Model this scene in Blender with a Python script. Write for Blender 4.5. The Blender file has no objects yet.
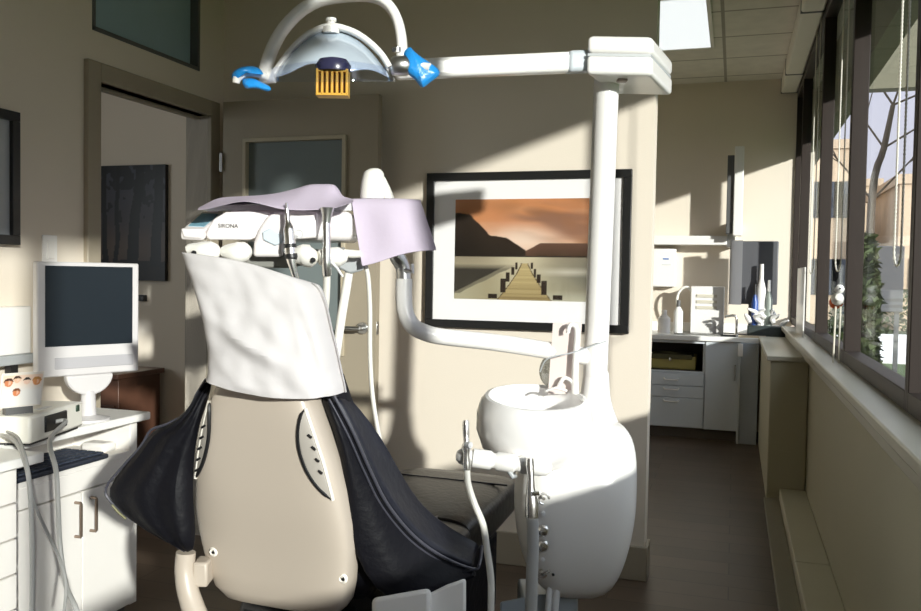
import bpy, bmesh, math, random
from mathutils import Vector, Matrix, noise
random.seed(7)
sc = bpy.context.scene
COL = sc.collection
PI = math.pi
V = Vector

# ------------------------------------------------------------------ camera
F = 852.0
YAW, PITCH, ROLL = math.radians(17.8), math.radians(2.02), 0.017
CAMLOC = V((0, 0, 1.32))
cY, sY = math.cos(YAW), math.sin(YAW)
_f = V((-sY * math.cos(PITCH), cY * math.cos(PITCH), -math.sin(PITCH)))
_r0 = V((cY, sY, 0)); _u0 = _r0.cross(_f)
_u = _u0 * math.cos(ROLL) - _r0 * math.sin(ROLL)
_r = _r0 * math.cos(ROLL) + _u0 * math.sin(ROLL)
cam = bpy.data.cameras.new('camera'); camo = bpy.data.objects.new('camera', cam); COL.objects.link(camo)
camo.matrix_world = Matrix(((_r.x, _u.x, -_f.x, 0), (_r.y, _u.y, -_f.y, 0), (_r.z, _u.z, -_f.z, CAMLOC.z), (0, 0, 0, 1)))
cam.sensor_fit = 'HORIZONTAL'; cam.sensor_width = 36; cam.lens = F / 921 * 36; cam.clip_start = .02
sc.camera = camo

def ray(px, py):
    return _f + _r * ((px - 460.5) / F) - _u * ((py - 305.5) / F)
def at(px, py, d): return CAMLOC + ray(px, py) * d
def ony(px, py, Y): r = ray(px, py); return CAMLOC + r * (Y / r.y)
def onx(px, py, X): r = ray(px, py); return CAMLOC + r * (X / r.x)
def onz(px, py, Z): r = ray(px, py); return CAMLOC + r * ((Z - CAMLOC.z) / r.z)
def CF(r, d, z): return V((r * cY - d * sY, r * sY + d * cY, z))     # sideways, ahead, height
RC = V((cY, sY, 0)); DC = V((-sY, cY, 0)); ZC = V((0, 0, 1))          # axes facing the viewer's side of the room

# ------------------------------------------------------------------ materials
MATS = {}
def mat(name, col, rough=.5, metal=0, spec=.5, noise_s=0, noise_a=0, bump=0, bump_s=40, coat=0, trans=0, emit=None, estr=0, alpha=1, sheen=0, sub=0):
    if name in MATS: return MATS[name]
    m = bpy.data.materials.new(name); m.use_nodes = True
    nt = m.node_tree; b = nt.nodes['Principled BSDF']
    c = (*col, 1)
    b.inputs['Base Color'].default_value = c
    b.inputs['Roughness'].default_value = rough; b.inputs['Metallic'].default_value = metal
    b.inputs['Specular IOR Level'].default_value = spec
    b.inputs['Coat Weight'].default_value = coat
    b.inputs['Transmission Weight'].default_value = trans
    b.inputs['Alpha'].default_value = alpha
    if sheen: b.inputs['Sheen Weight'].default_value = sheen
    tc = nt.nodes.new('ShaderNodeTexCoord')
    ns = noise_s or 6; na = noise_a or .03
    nz = nt.nodes.new('ShaderNodeTexNoise'); nz.inputs['Scale'].default_value = ns; nz.inputs['Detail'].default_value = 4
    nt.links.new(tc.outputs['Object'], nz.inputs['Vector'])
    mx = nt.nodes.new('ShaderNodeMix'); mx.data_type = 'RGBA'
    mx.inputs['A'].default_value = (*[max(0, x * (1 - na * 1.5)) for x in col], 1)
    mx.inputs['B'].default_value = (*[min(1, x * (1 + na * 1.5)) for x in col], 1)
    nt.links.new(nz.outputs['Fac'], mx.inputs['Factor'])
    nt.links.new(mx.outputs['Result'], b.inputs['Base Color'])
    if bump:
        n2 = nt.nodes.new('ShaderNodeTexNoise'); n2.inputs['Scale'].default_value = bump_s; n2.inputs['Detail'].default_value = 5
        nt.links.new(tc.outputs['Object'], n2.inputs['Vector'])
        bp = nt.nodes.new('ShaderNodeBump'); bp.inputs['Strength'].default_value = bump; bp.inputs['Distance'].default_value = .01
        nt.links.new(n2.outputs['Fac'], bp.inputs['Height']); nt.links.new(bp.outputs['Normal'], b.inputs['Normal'])
    if emit:
        b.inputs['Emission Color'].default_value = (*emit, 1); b.inputs['Emission Strength'].default_value = estr
    MATS[name] = m
    return m

def mat_sheet(name, col, transl=.3):
    m = bpy.data.materials.new(name); m.use_nodes = True; nt = m.node_tree; nt.nodes.clear()
    o = nt.nodes.new('ShaderNodeOutputMaterial'); d = nt.nodes.new('ShaderNodeBsdfDiffuse'); t = nt.nodes.new('ShaderNodeBsdfTranslucent')
    tc = nt.nodes.new('ShaderNodeTexCoord'); nz = nt.nodes.new('ShaderNodeTexNoise'); nz.inputs['Scale'].default_value = 60
    nt.links.new(tc.outputs['Object'], nz.inputs['Vector'])
    bp = nt.nodes.new('ShaderNodeBump'); bp.inputs['Strength'].default_value = .15; bp.inputs['Distance'].default_value = .004
    nt.links.new(nz.outputs['Fac'], bp.inputs['Height']); nt.links.new(bp.outputs['Normal'], d.inputs['Normal'])
    mx = nt.nodes.new('ShaderNodeMixShader'); mx.inputs['Fac'].default_value = transl
    d.inputs['Color'].default_value = (*col, 1); t.inputs['Color'].default_value = (*col, 1)
    nt.links.new(d.outputs[0], mx.inputs[1]); nt.links.new(t.outputs[0], mx.inputs[2]); nt.links.new(mx.outputs[0], o.inputs[0])
    MATS[name] = m; return m

def mat_clear(name, col, refl=.08, tint=.9):
    m = bpy.data.materials.new(name); m.use_nodes = True; nt = m.node_tree; nt.nodes.clear()
    o = nt.nodes.new('ShaderNodeOutputMaterial'); g = nt.nodes.new('ShaderNodeBsdfGlossy'); t = nt.nodes.new('ShaderNodeBsdfTransparent')
    g.inputs['Roughness'].default_value = .03; g.inputs['Color'].default_value = (1, 1, 1, 1)
    t.inputs['Color'].default_value = (*[c * tint for c in col], 1)
    lw = nt.nodes.new('ShaderNodeLayerWeight'); lw.inputs['Blend'].default_value = .15
    ma = nt.nodes.new('ShaderNodeMath'); ma.operation = 'MULTIPLY_ADD'; ma.inputs[1].default_value = .14; ma.inputs[2].default_value = refl
    nt.links.new(lw.outputs['Fresnel'], ma.inputs[0])
    mx = nt.nodes.new('ShaderNodeMixShader'); nt.links.new(ma.outputs[0], mx.inputs['Fac'])
    nt.links.new(t.outputs[0], mx.inputs[1]); nt.links.new(g.outputs[0], mx.inputs[2]); nt.links.new(mx.outputs[0], o.inputs[0])
    MATS[name] = m; return m

def mat_grid(name, col, line, w, h, gap, rough=.8, offset=0, bump=.1, mixn=.1, loc=(0, 0, 0)):
    m = bpy.data.materials.new(name); m.use_nodes = True; nt = m.node_tree; b = nt.nodes['Principled BSDF']
    b.inputs['Roughness'].default_value = rough
    tc = nt.nodes.new('ShaderNodeTexCoord'); mp = nt.nodes.new('ShaderNodeMapping'); mp.inputs['Location'].default_value = loc
    br = nt.nodes.new('ShaderNodeTexBrick'); br.offset = offset
    br.inputs['Scale'].default_value = 1; br.inputs['Brick Width'].default_value = w; br.inputs['Row Height'].default_value = h
    br.inputs['Mortar Size'].default_value = gap; br.inputs['Mortar Smooth'].default_value = .1
    br.inputs['Color1'].default_value = (*[c * (1 - mixn) for c in col], 1); br.inputs['Color2'].default_value = (*[min(1, c * (1 + mixn)) for c in col], 1)
    br.inputs['Mortar'].default_value = (*line, 1)
    nt.links.new(tc.outputs['Object'], mp.inputs['Vector']); nt.links.new(mp.outputs[0], br.inputs['Vector'])
    nz = nt.nodes.new('ShaderNodeTexNoise'); nz.inputs['Scale'].default_value = 9; nz.inputs['Detail'].default_value = 6
    nt.links.new(tc.outputs['Object'], nz.inputs['Vector'])
    mx = nt.nodes.new('ShaderNodeMix'); mx.data_type = 'RGBA'; mx.blend_type = 'MULTIPLY'; mx.inputs['Factor'].default_value = .25
    nt.links.new(br.outputs['Color'], mx.inputs['A']); nt.links.new(nz.outputs['Fac'], mx.inputs['B'])
    nt.links.new(mx.outputs['Result'], b.inputs['Base Color'])
    MATS[name] = m; return m

def mat_print(name, rough=.35):
    m = bpy.data.materials.new(name); m.use_nodes = True; nt = m.node_tree; b = nt.nodes['Principled BSDF']
    b.inputs['Roughness'].default_value = rough; b.inputs['Specular IOR Level'].default_value = .3
    a = nt.nodes.new('ShaderNodeVertexColor'); a.layer_name = 'print'
    nt.links.new(a.outputs['Color'], b.inputs['Base Color']); MATS[name] = m; return m

WALL = mat('wall_paint', (.76, .68, .575), .75, noise_s=3, noise_a=.015, bump=.06, bump_s=180)
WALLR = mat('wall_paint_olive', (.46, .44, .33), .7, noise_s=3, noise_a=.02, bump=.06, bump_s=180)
TAUPE = mat('taupe_paint', (.36, .31, .235), .45, noise_a=.03)
TAUPED = mat('taupe_door', (.34, .29, .215), .5, noise_a=.04)
FLOOR = mat_grid('vinyl_plank_floor', (.115, .082, .058), (.05, .036, .025), 1.2, .16, .0025, .38, .4, mixn=.16)
CEIL = mat_grid('ceiling_tile', (.74, .70, .62), (.36, .33, .28), 1.22, .61, .012, .9, 0, mixn=.03, loc=(.17, .1, 0))
BROWN = mat('window_frame_bronze', (.030, .021, .017), .5, spec=.3, noise_a=.05)
WHITE = mat('white_laminate', (.84, .81, .77), .45, noise_a=.02)
WHITEP = mat('white_enamel', (.86, .84, .81), .28, noise_a=.01, coat=.3)
SHELLM = mat('cream_plastic', (.50, .435, .365), .38, noise_a=.015)
GREYP = mat('grey_plastic', (.40, .42, .43), .4, noise_a=.03)
LGREY = mat('light_grey_plastic', (.66, .66, .66), .4, noise_a=.02)
DGREY = mat('dark_grey_plastic', (.10, .10, .10), .45, noise_a=.04)
BLACK = mat('black_plastic', (.012, .012, .013), .4, noise_a=.05)
BLACKM = mat('black_frame_paint', (.012, .012, .012), .35, noise_a=.05)
LEATHER = mat('black_upholstery', (.005, .005, .0075), .55, spec=.16, noise_s=8, noise_a=.08, bump=.25, bump_s=45)
NAVY = mat('dark_navy_upholstery', (.010, .011, .018), .45, spec=.3, noise_s=8, noise_a=.08, bump=.2, bump_s=45)
SEATM = mat('seat_upholstery', (.022, .021, .020), .4, noise_s=8, noise_a=.08, bump=.2, bump_s=45)
PIPING = mat('piping_cord', (.05, .05, .065), .3)
CHROME = mat('chrome', (.86, .85, .83), .26, metal=1, noise_a=.02)
STEEL = mat('brushed_steel', (.55, .55, .54), .32, metal=1, noise_a=.04)
BRONZE = mat('handle_bronze', (.30, .23, .18), .35, metal=.8, noise_a=.04)
HOSE = mat('grey_hose', (.42, .42, .41), .4, noise_a=.03)
HOSEW = mat('pale_hose', (.74, .72, .66), .4, noise_a=.02)
BLUE = mat('blue_film', (.02, .27, .70), .3, noise_s=14, noise_a=.12, bump=.5, bump_s=25)
PURPLE = mat_sheet('lilac_paper', (.66, .58, .70), .12)
COVER = mat_sheet('white_nonwoven', (.66, .635, .635), .1)
GLASS = mat_clear('window_glass', (.97, 1, .99), .015, .97)
CLEAR = mat_clear('clear_plastic', (.93, .95, 1), .05, .96)
CLEARD = mat_clear('smoke_plastic', (.62, .63, .62), .10, .9)
PINKP = mat('pinkish_acrylic', (.78, .68, .64), .25, noise_a=.02, alpha=.82)
REFL = mat('dichroic_reflector', (.66, .76, .95), .2, metal=.35, noise_s=7, noise_a=.14, coat=.5)
AMBER = mat('amber_plastic', (.75, .42, .07), .3, noise_a=.05)
SCREEN = mat('screen_off', (.012, .018, .024), .3, spec=.35)
FROST = mat('frosted_glass_blue', (.34, .48, .55), .4, noise_a=.03)
FROSTD = mat('frosted_glass_grey', (.17, .20, .20), .4, noise_a=.03)
TEAL = mat('teal_display', (.20, .40, .50), .3, noise_s=60, noise_a=.15)
CABW = mat('far_cabinet_white', (.66, .70, .74), .45, noise_a=.02)
CTOP = mat('white_worktop', (.88, .87, .84), .3, noise_a=.02)
YTRAY = mat('yellow_ochre_plastic', (.36, .30, .09), .5, noise_a=.05)
WOODB = mat('dark_red_wood', (.10, .045, .028), .45, noise_s=10, noise_a=.2)
MATB = mat('mat_board', (.88, .86, .85), .7, noise_a=.01)
PRINT = mat_print('printed_paper')

# ------------------------------------------------------------------ mesh builder
class MB:
    def __init__(s): s.v = []; s.f = []
    def add(s, vs, fs):
        n = len(s.v); s.v += [V(p) for p in vs]; s.f += [tuple(i + n for i in f) for f in fs]; return s
    def box(s, c, size, ax=(V((1, 0, 0)), V((0, 1, 0)), V((0, 0, 1)))):
        c = V(c); hx, hy, hz = [q / 2 for q in size]; vs = []
        for z in (-hz, hz):
            for x, y in ((-hx, -hy), (hx, -hy), (hx, hy), (-hx, hy)): vs.append(c + ax[0] * x + ax[1] * y + ax[2] * z)
        return s.add(vs, [(0, 3, 2, 1), (4, 5, 6, 7), (0, 1, 5, 4), (1, 2, 6, 5), (2, 3, 7, 6), (3, 0, 4, 7)])
    def mm(s, x0, x1, y0, y1, z0, z1): return s.box(((x0 + x1) / 2, (y0 + y1) / 2, (z0 + z1) / 2), (x1 - x0, y1 - y0, z1 - z0))
    def loft(s, rings, caps=True, closed=True):
        n = len(rings[0]); vs = [p for r in rings for p in r]; fs = []
        for i in range(len(rings) - 1):
            for j in range(n if closed else n - 1):
                k = (j + 1) % n; fs.append((i * n + j, i * n + k, (i + 1) * n + k, (i + 1) * n + j))
        if caps: fs.append(tuple(range(n))[::-1]); fs.append(tuple(range((len(rings) - 1) * n, len(rings) * n)))
        return s.add(vs, fs)
    def tube(s, pts, r, n=10, smooth=0):
        pts = [V(p) for p in pts]
        rs = list(r) if isinstance(r, (list, tuple)) else [r] * len(pts)
        if smooth:
            P, R = [], []
            for i in range(len(pts) - 1):
                p0 = pts[max(i - 1, 0)]; p1 = pts[i]; p2 = pts[i + 1]; p3 = pts[min(i + 2, len(pts) - 1)]
                for k in range(smooth):
                    t = k / smooth
                    P.append(.5 * ((2 * p1) + (p2 - p0) * t + (2 * p0 - 5 * p1 + 4 * p2 - p3) * t * t + (3 * p1 - p0 - 3 * p2 + p3) * t ** 3))
                    R.append(rs[i] * (1 - t) + rs[i + 1] * t)
            P.append(pts[-1]); R.append(rs[-1]); pts, rs = P, R
        rings = []; prev = None
        for i, p in enumerate(pts):
            t = (pts[min(i + 1, len(pts) - 1)] - pts[max(i - 1, 0)]).normalized()
            if prev is None:
                a = V((0, 0, 1)) if abs(t.z) < .9 else V((1, 0, 0)); x = t.cross(a).normalized()
            else: x = (prev - t * prev.dot(t)).normalized()
            prev = x; y = t.cross(x)
            rings.append([p + (x * math.cos(2 * PI * k / n) + y * math.sin(2 * PI * k / n)) * rs[i] for k in range(n)])
        return s.loft(rings)
    def lathe(s, c, prof, ax=V((0, 0, 1)), n=28):
        ax = V(ax).normalized(); a = V((1, 0, 0)) if abs(ax.x) < .9 else V((0, 1, 0)); x = ax.cross(a).normalized(); y = ax.cross(x)
        return s.loft([[V(c) + ax * h + (x * math.cos(2 * PI * k / n) + y * math.sin(2 * PI * k / n)) * max(r, 1e-4) for k in range(n)] for r, h in prof])
    def grid(s, rows, thick=0):
        m, n = len(rows), len(rows[0]); vs = [V(p) for r in rows for p in r]
        fs = [(i * n + j, i * n + j + 1, (i + 1) * n + j + 1, (i + 1) * n + j) for i in range(m - 1) for j in range(n - 1)]
        return s.add(vs, fs)
    def prism(s, poly, d):
        d = V(d); n = len(poly); poly = [V(p) for p in poly]
        return s.add(poly + [p + d for p in poly], [tuple(range(n)), tuple(range(2 * n - 1, n - 1, -1))] + [(i, i + n, (i + 1) % n + n, (i + 1) % n) for i in range(n)])
    def pillow(s, L, R, T, n=9, push=DC, pw=2.0, fn=None, both=True):
        m = len(L); fr, bk = [], []
        for i in range(m):
            a, b = V(L[i]), V(R[i]); rf, rb = [], []
            ti = i / (m - 1)
            ey = 1 - abs(2 * ti - 1) ** 6
            for j in range(n + 1):
                t = j / n; h = T / 2 * max(0, (1 - abs(2 * t - 1) ** pw)) ** .5 * max(0, ey) ** .5
                p = a.lerp(b, t); e = fn(ti, t) if fn else V((0, 0, 0))
                rf.append(p - push * h + e); rb.append(p + push * h + e)
            fr.append(rf); bk.append(rb)
        rings = [fr[i] + bk[i][::-1][1:-1] for i in range(m)]
        return s.loft(rings)

WPOS = {}
def fin(name, mb, m, parent=None, bevel=0, seg=2, sub=0, solid=0, smooth=True, base=None, solid_off=0):
    me = bpy.data.meshes.new(name)
    c = sum(mb.v, V()) / len(mb.v)
    if base == 'bottom': c = V((c.x, c.y, min(p.z for p in mb.v)))
    me.from_pydata([p - c for p in mb.v], [], mb.f); me.update()
    bm = bmesh.new(); bm.from_mesh(me); bmesh.ops.recalc_face_normals(bm, faces=bm.faces); bm.to_mesh(me); bm.free()
    me.materials.append(m)
    o = bpy.data.objects.new(name, me); COL.objects.link(o)
    WPOS[o.name] = c
    if parent: o.parent = parent; o.location = c - WPOS[parent.name]
    else: o.location = c
    if smooth:
        me.shade_smooth(); me.set_sharp_from_angle(angle=math.radians(38))
    if solid:
        md = o.modifiers.new('thickness', 'SOLIDIFY'); md.thickness = solid; md.offset = solid_off
    if bevel:
        md = o.modifiers.new('bevel', 'BEVEL'); md.width = bevel; md.segments = seg; md.limit_method = 'ANGLE'; md.angle_limit = math.radians(40)
        md.harden_normals = False
    if sub:
        md = o.modifiers.new('smooth', 'SUBSURF'); md.levels = sub; md.render_levels = sub
    return o
def tag(o, label, cat, group=None, kind=None):
    o['label'] = label; o['category'] = cat
    if group: o['group'] = group
    if kind: o['kind'] = kind
    return o
def thing(name, loc, label, cat, group=None):
    o = bpy.data.objects.new(name, None); o.empty_display_size = .1; COL.objects.link(o); o.location = loc; WPOS[o.name] = V(loc)
    return tag(o, label, cat, group)
def struct(name, mb, m, **k):
    o = fin(name, mb, m, **k)
    if not k.get('parent'): o['kind'] = 'structure'
    return o
def copy_thing(o, delta, label, group=None):
    c = o.copy(); COL.objects.link(c); c.location = o.location + V(delta); c['label'] = label
    if group: c['group'] = group
    for ch in o.children:
        k = ch.copy(); COL.objects.link(k); k.parent = c
        for g in ch.children:
            q = g.copy(); COL.objects.link(q); q.parent = k
    WPOS[c.name] = c.location.copy()
    return c
def rb(mb, px0, py0, px1, py1, d, depth, ax=(RC, DC, ZC)):
    """box facing the viewer's side: picture-size px0..px1, py0..py1 at distance d, reaching back by depth"""
    c = at((px0 + px1) / 2, (py0 + py1) / 2, d); k = d / F
    return mb.box(c + ax[1] * depth / 2, (abs(px1 - px0) * k, depth, abs(py1 - py0) * k), ax)
def print_obj(name, c, ax_x, ax_z, w, h, fn, nx, ny, parent=None, thick=.002):
    """flat printed sheet whose dye colours come from fn(u,v)"""
    me = bpy.data.meshes.new(name); vs = []; cols = []; fs = []
    for j in range(ny + 1):
        for i in range(nx + 1):
            u, v = i / nx, j / ny
            vs.append(ax_x * ((u - .5) * w) + ax_z * ((v - .5) * h)); cols.append(fn(u, v))
    for j in range(ny):
        for i in range(nx): fs.append((j * (nx + 1) + i, j * (nx + 1) + i + 1, (j + 1) * (nx + 1) + i + 1, (j + 1) * (nx + 1) + i))
    me.from_pydata(vs, [], fs); me.update()
    a = me.color_attributes.new('print', 'FLOAT_COLOR', 'POINT')
    for i, q in enumerate(cols): a.data[i].color = (*[x * .86 for x in q], 1)
    me.materials.append(PRINT)
    o = bpy.data.objects.new(name, me); COL.objects.link(o); WPOS[o.name] = V(c)
    if parent: o.parent = parent; o.location = V(c) - WPOS[parent.name]
    else: o.location = V(c)
    return o
def srgb(r, g, b): return tuple((x / 255 / 12.92 if x / 255 <= .04045 else ((x / 255 + .055) / 1.055) ** 2.4) for x in (r, g, b))
def mixc(a, b, t): t = max(0, min(1, t)); return tuple(x * (1 - t) + y * t for x, y in zip(a, b))
def nz2(x, y, s=1, z=0): return noise.noise(V((x * s, y * s, z)))

# ------------------------------------------------------------------ room shell
XL, XW, XR = -2.48, .5, .43
YB, YF, YN = 3.76, 7.85, -2.2
H = 3.05
struct('floor', MB().mm(-5.4, .62, YN - .1, 8.0, -.06, 0), FLOOR, smooth=False)
struct('ceiling', MB().mm(-5.4, .62, YN - .1, 8.0, H, H + .06), CEIL, smooth=False)
# left wall with doorway and glazed transom
dy0, dy1, dz = 2.86, 3.62, 2.08
tr0, tr1, tz0, tz1 = 2.83, 3.55, 2.28, 2.92
w = MB()
w.mm(XL - .12, XL, YN, dy0, 0, tz0); w.mm(XL - .12, XL, dy1, 8.0, 0, tz0); w.mm(XL - .12, XL, dy0, dy1, dz, tz0)
w.mm(XL - .12, XL, YN, tr0, tz0, H); w.mm(XL - .12, XL, tr1, 8.0, tz0, H); w.mm(XL - .12, XL, tr0, tr1, tz1, H)
struct('wall_left', w, WALL, smooth=False)
struct('wall_back', MB().mm(XL, -.345, YB, YB + .12, 0, H), WALL, smooth=False)
struct('wall_far', MB().mm(XL, .62, YF, YF + .12, 0, H), WALL, smooth=False)
struct('wall_near', MB().mm(-5.4, .62, YN - .12, YN, 0, H), WALL, smooth=False)
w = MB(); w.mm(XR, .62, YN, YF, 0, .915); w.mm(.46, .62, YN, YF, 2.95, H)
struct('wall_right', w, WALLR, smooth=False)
# next room beyond the doorway
struct('wall_nextroom_back', MB().mm(-5.4, XL - .12, 4.55, 4.67, 0, H), WALL, smooth=False)
struct('wall_nextroom_side', MB().mm(-5.4, -5.28, YN, 4.55, 0, H), WALL, smooth=False)
# baseboards
struct('baseboard_back', MB().mm(-1.66, -.345 + .015, YB - .018, YB, 0, .15).mm(-.345, -.345 + .015, YB - .018, YB + .12, 0, .15), TAUPE, bevel=.004)
struct('baseboard_left', MB().mm(XL, XL + .015, 2.79, dy0 - .06, 0, .1), TAUPE, bevel=.003)
# door casing
w = MB()
w.mm(XL - .125, XL + .022, dy0 - .075, dy0, 0, dz + .075); w.mm(XL - .125, XL + .022, dy1, dy1 + .075, 0, dz + .075)
w.mm(XL - .125, XL + .022, dy0, dy1, dz, dz + .075)
w.mm(XL - .07, XL - .045, dy0, dy0 + .018, 0, dz); w.mm(XL - .07, XL - .045, dy0, dy1, dz - .018, dz)
struct('trim_1', w, TAUPE, bevel=.004)
# transom pane
w = MB(); g = .018
w.mm(XL - .1, XL + .004, tr0, tr0 + g, tz0, tz1); w.mm(XL - .1, XL + .004, tr1 - g, tr1, tz0, tz1); w.mm(XL - .1, XL + .004, tr0, tr1, tz0, tz0 + g); w.mm(XL - .1, XL + .004, tr0, tr1, tz1 - g, tz1)
tw = struct('window_5', w, DGREY, bevel=.002)
fin('pane', MB().mm(XL - .05, XL - .04, tr0 + g, tr1 - g, tz0 + g, tz1 - g), FROST, tw, smooth=False)
# open door leaf standing parallel to the back wall
def leafp(px, py): return ony(px, py, 3.62)
dl0, dl1 = leafp(222, 300).x, leafp(376, 300).x
DT = leafp(300, 98).z
gl0, gl1 = leafp(246, 200).x, leafp(343, 200).x; gt = leafp(295, 140).z; gb = .95
w = MB()
y0, y1 = 3.62, 3.662
w.mm(dl0, gl0, y0, y1, .01, DT); w.mm(gl1, dl1, y0, y1, .01, DT); w.mm(gl0, gl1, y0, y1, gt, DT); w.mm(gl0, gl1, y0, y1, .01, gb)
door = struct('door_1', w, TAUPED, smooth=False)
bd = MB(); q = .016
for a in ((gl0 - q, gl0 + .004, gb - q, gt + q), (gl1 - .004, gl1 + q, gb - q, gt + q), (gl0, gl1, gt - .004, gt + q), (gl0, gl1, gb - q, gb + .004)):
    bd.mm(a[0], a[1], y0 - .012, y1 + .012, a[2], a[3])
fin('glazing_bead', bd, mat('bead_paint', (.46, .40, .29), .45), door, bevel=.003)
fin('glass_panel', MB().mm(gl0, gl1, 3.636, 3.644, gb, gt), FROSTD, door, smooth=False)
hp = leafp(362, 328)
hb = MB(); hb.lathe((hp.x + .005, y0 - .006, hp.z), [(0, -.006), (.027, -.006), (.027, .006), (0, .006)], V((0, 1, 0)))
hb.tube([(hp.x + .005, y0 - .01, hp.z), (hp.x + .005, y0 - .055, hp.z)], .011)
hb.tube([(hp.x + .012, y0 - .052, hp.z), (hp.x - .05, y0 - .055, hp.z), (hp.x - .105, y0 - .05, hp.z - .006)], [.012, .011, .008])
hb.mm(dl1 - .001, dl1 + .002, 3.629, 3.653, hp.z - .03, hp.z + .03)
fin('door_handle', hb, STEEL, door, bevel=.001)
hg = MB()
for z in (.25, 1.05, 1.85): hg.tube([(dl0 - .006, y0 - .008, z - .045), (dl0 - .006, y0 - .008, z + .045)], .007)
fin('hinge', hg, STEEL, door)

# ------------------------------------------------------------------ window wall
W0, W1 = .985, 2.95            # frame bottom and top
mull = [-1.9, -.48, .93, 2.66, 4.12, 5.53, 7.15]
w = MB()
w.mm(.365, .5, YN, 7.25, .925, .96); w.mm(.395, XR + .01, YN, 7.25, .865, .925)
struct('trim_2', w, mat('sill_paint', (.52, .50, .42), .35, noise_a=.03), bevel=.006)
ends = [YN] + mull + [YF]
for i in range(len(ends) - 1):
    a, b = ends[i], ends[i + 1]
    w = MB(); fx0, fx1 = .468, .535
    w.mm(fx0, fx1, a + .026, b - .026, W0 - .03, W0 + .03); w.mm(fx0, fx1, a + .026, b - .026, W1 - .07, W1)
    w.mm(fx0, fx1, a, a + .026, W0 - .03, W1); w.mm(fx0, fx1, b - .026, b, W0 - .03, W1)
    o = struct('window_%d' % (i + 10), w, BROWN, bevel=.003)
    fin('pane', MB().mm(.503, .509, a + .02, b - .02, W0 + .02, W1 - .06), GLASS, o, smooth=False)
# roller blind cassettes along the head of the windows
cas = None
names = ['nearest the camera', 'second along the window wall', 'third along the window wall', 'fourth along the window wall', 'at the far end of the window wall']
segs = [(.93, 2.66), (2.66, 4.12), (4.12, 5.53), (5.53, 7.15), (7.15, 7.84)]
for (a, b), nm in zip(segs, names):
    t = thing('blind_cassette', (.42, (a + b) / 2, H - .12), 'white roller blind cassette under the ceiling, ' + nm, 'blind cassette', 'blind cassettes along the window head')
    fin('housing', MB().mm(.335, .465, a + .004, b - .004, H - .125, H - .002), mat('cassette_white', (.72, .69, .60), .4), t, bevel=.012)
    for y in (a + .003, b - .012): fin('end_cap', MB().mm(.332, .467, y, y + .009, H - .128, H - .001), DGREY, t, bevel=.002)
# bead chains
CHN = mat('bead_chain', (.72, .69, .60), .35, noise_a=.05)
for (ya, yb, lab) in ((2.735, 2.85, 'pair of white bead chains hanging before the nearest full window pane'), (4.2, 4.42, 'pair of white bead chains hanging beside the middle bronze mullion'), (5.62, 5.9, 'pale bead chain loop hanging before the narrow far window pane')):
    mb = MB(); zb = 1.42
    def strand(y, z0, z1):
        n = int((z0 - z1) / .006); pts = []; rs = []
        for k in range(n + 1): pts.append(V((.455, y, z0 + (z1 - z0) * k / n))); rs.append(.0045 if k % 2 else .0022)
        mb.tube(pts, rs, 6)
    strand(ya, H - .13, zb); strand(yb, H - .13, zb)
    n = 18; pts = []; rs = []
    for k in range(n + 1):
        a = PI * k / n; pts.append(V((.455, (ya + yb) / 2 - (yb - ya) / 2 * math.cos(a), zb - .05 * math.sin(a)))); rs.append(.0045 if k % 2 else .0022)
    mb.tube(pts, rs, 6)
    tag(fin('bead_chain', mb, CHN), lab, 'blind chain', 'bead chains of the blinds')
# floor ledge and radiator box
led = MB().mm(.285, XR, YN, 3.98, .0, .09).mm(.285, XR, 3.985, 5.36, .0, .09)
struct('trim_3', led, mat('ledge_paint', (.55, .53, .42), .5), bevel=.006)
struct('baseboard_right', MB().mm(.20, .285, YN, 5.36, 0, .03), mat('kick_taupe', (.24, .22, .16), .5), bevel=.004)
t = thing('radiator_cabinet', (.31, 6.2, 0), 'tall beige boxed-in radiator cabinet below the windows before the white counter', 'cabinet')
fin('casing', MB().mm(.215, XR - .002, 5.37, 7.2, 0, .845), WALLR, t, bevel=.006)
fin('top', MB().mm(.195, XR - .002, 5.35, 7.2, .845, .875), mat('sill_paint', (.7, .67, .58)), t, bevel=.005)

# overhang added outside, stepped to block or pass sun into the windows
struct('sun_block', MB().mm(.62, .72, .95, 10.5, 2.46, 3.6).mm(.62, .72, .25, .95, 2.70, 3.6).mm(.62, .72, YN - 1, .25, 2.50, 3.6), mat('overhang_olive', (.16, .15, .10), .7))

# ------------------------------------------------------------------ ceiling panel light
t = thing('ceiling_light', (-.52, 6.0, H - .012), 'bright square fluorescent ceiling panel above the far counter passage', 'ceiling light')
fin('frame', MB().mm(-.85, -.19, 5.42, 5.445, H - .014, H).mm(-.85, -.19, 6.615, 6.64, H - .014, H).mm(-.85, -.825, 5.42, 6.64, H - .014, H).mm(-.215, -.19, 5.42, 6.64, H - .014, H), WHITE, t)
fin('diffuser', MB().mm(-.826, -.214, 5.444, 6.616, H - .012, H - .004), mat('lamp_diffuser', (.9, .9, .9), .5, emit=(.90, .96, 1), estr=.75), t, smooth=False)

# ------------------------------------------------------------------ pictures
def pic(name, label, Y, corners, mat_w, fr_w, artfn, nx, ny, fr_d=.03):
    (px0, py0, px1, py1) = corners
    a = ony(px0, py0, Y); b = ony(px1, py1, Y)
    x0, x1, z1, z0 = a.x, b.x, a.z, b.z
    t = thing(name, ((x0 + x1) / 2, Y, z0), label, 'picture')
    fr = MB(); 
    for q in ((x0, x1, z1 - fr_w, z1), (x0, x1, z0, z0 + fr_w), (x0, x0 + fr_w, z0 + fr_w, z1 - fr_w), (x1 - fr_w, x1, z0 + fr_w, z1 - fr_w)): fr.mm(q[0], q[1], Y - fr_d, Y, q[2], q[3])
    fin('frame', fr, BLACKM, t, bevel=.002)
    return t, x0, x1, z0, z1
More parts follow.
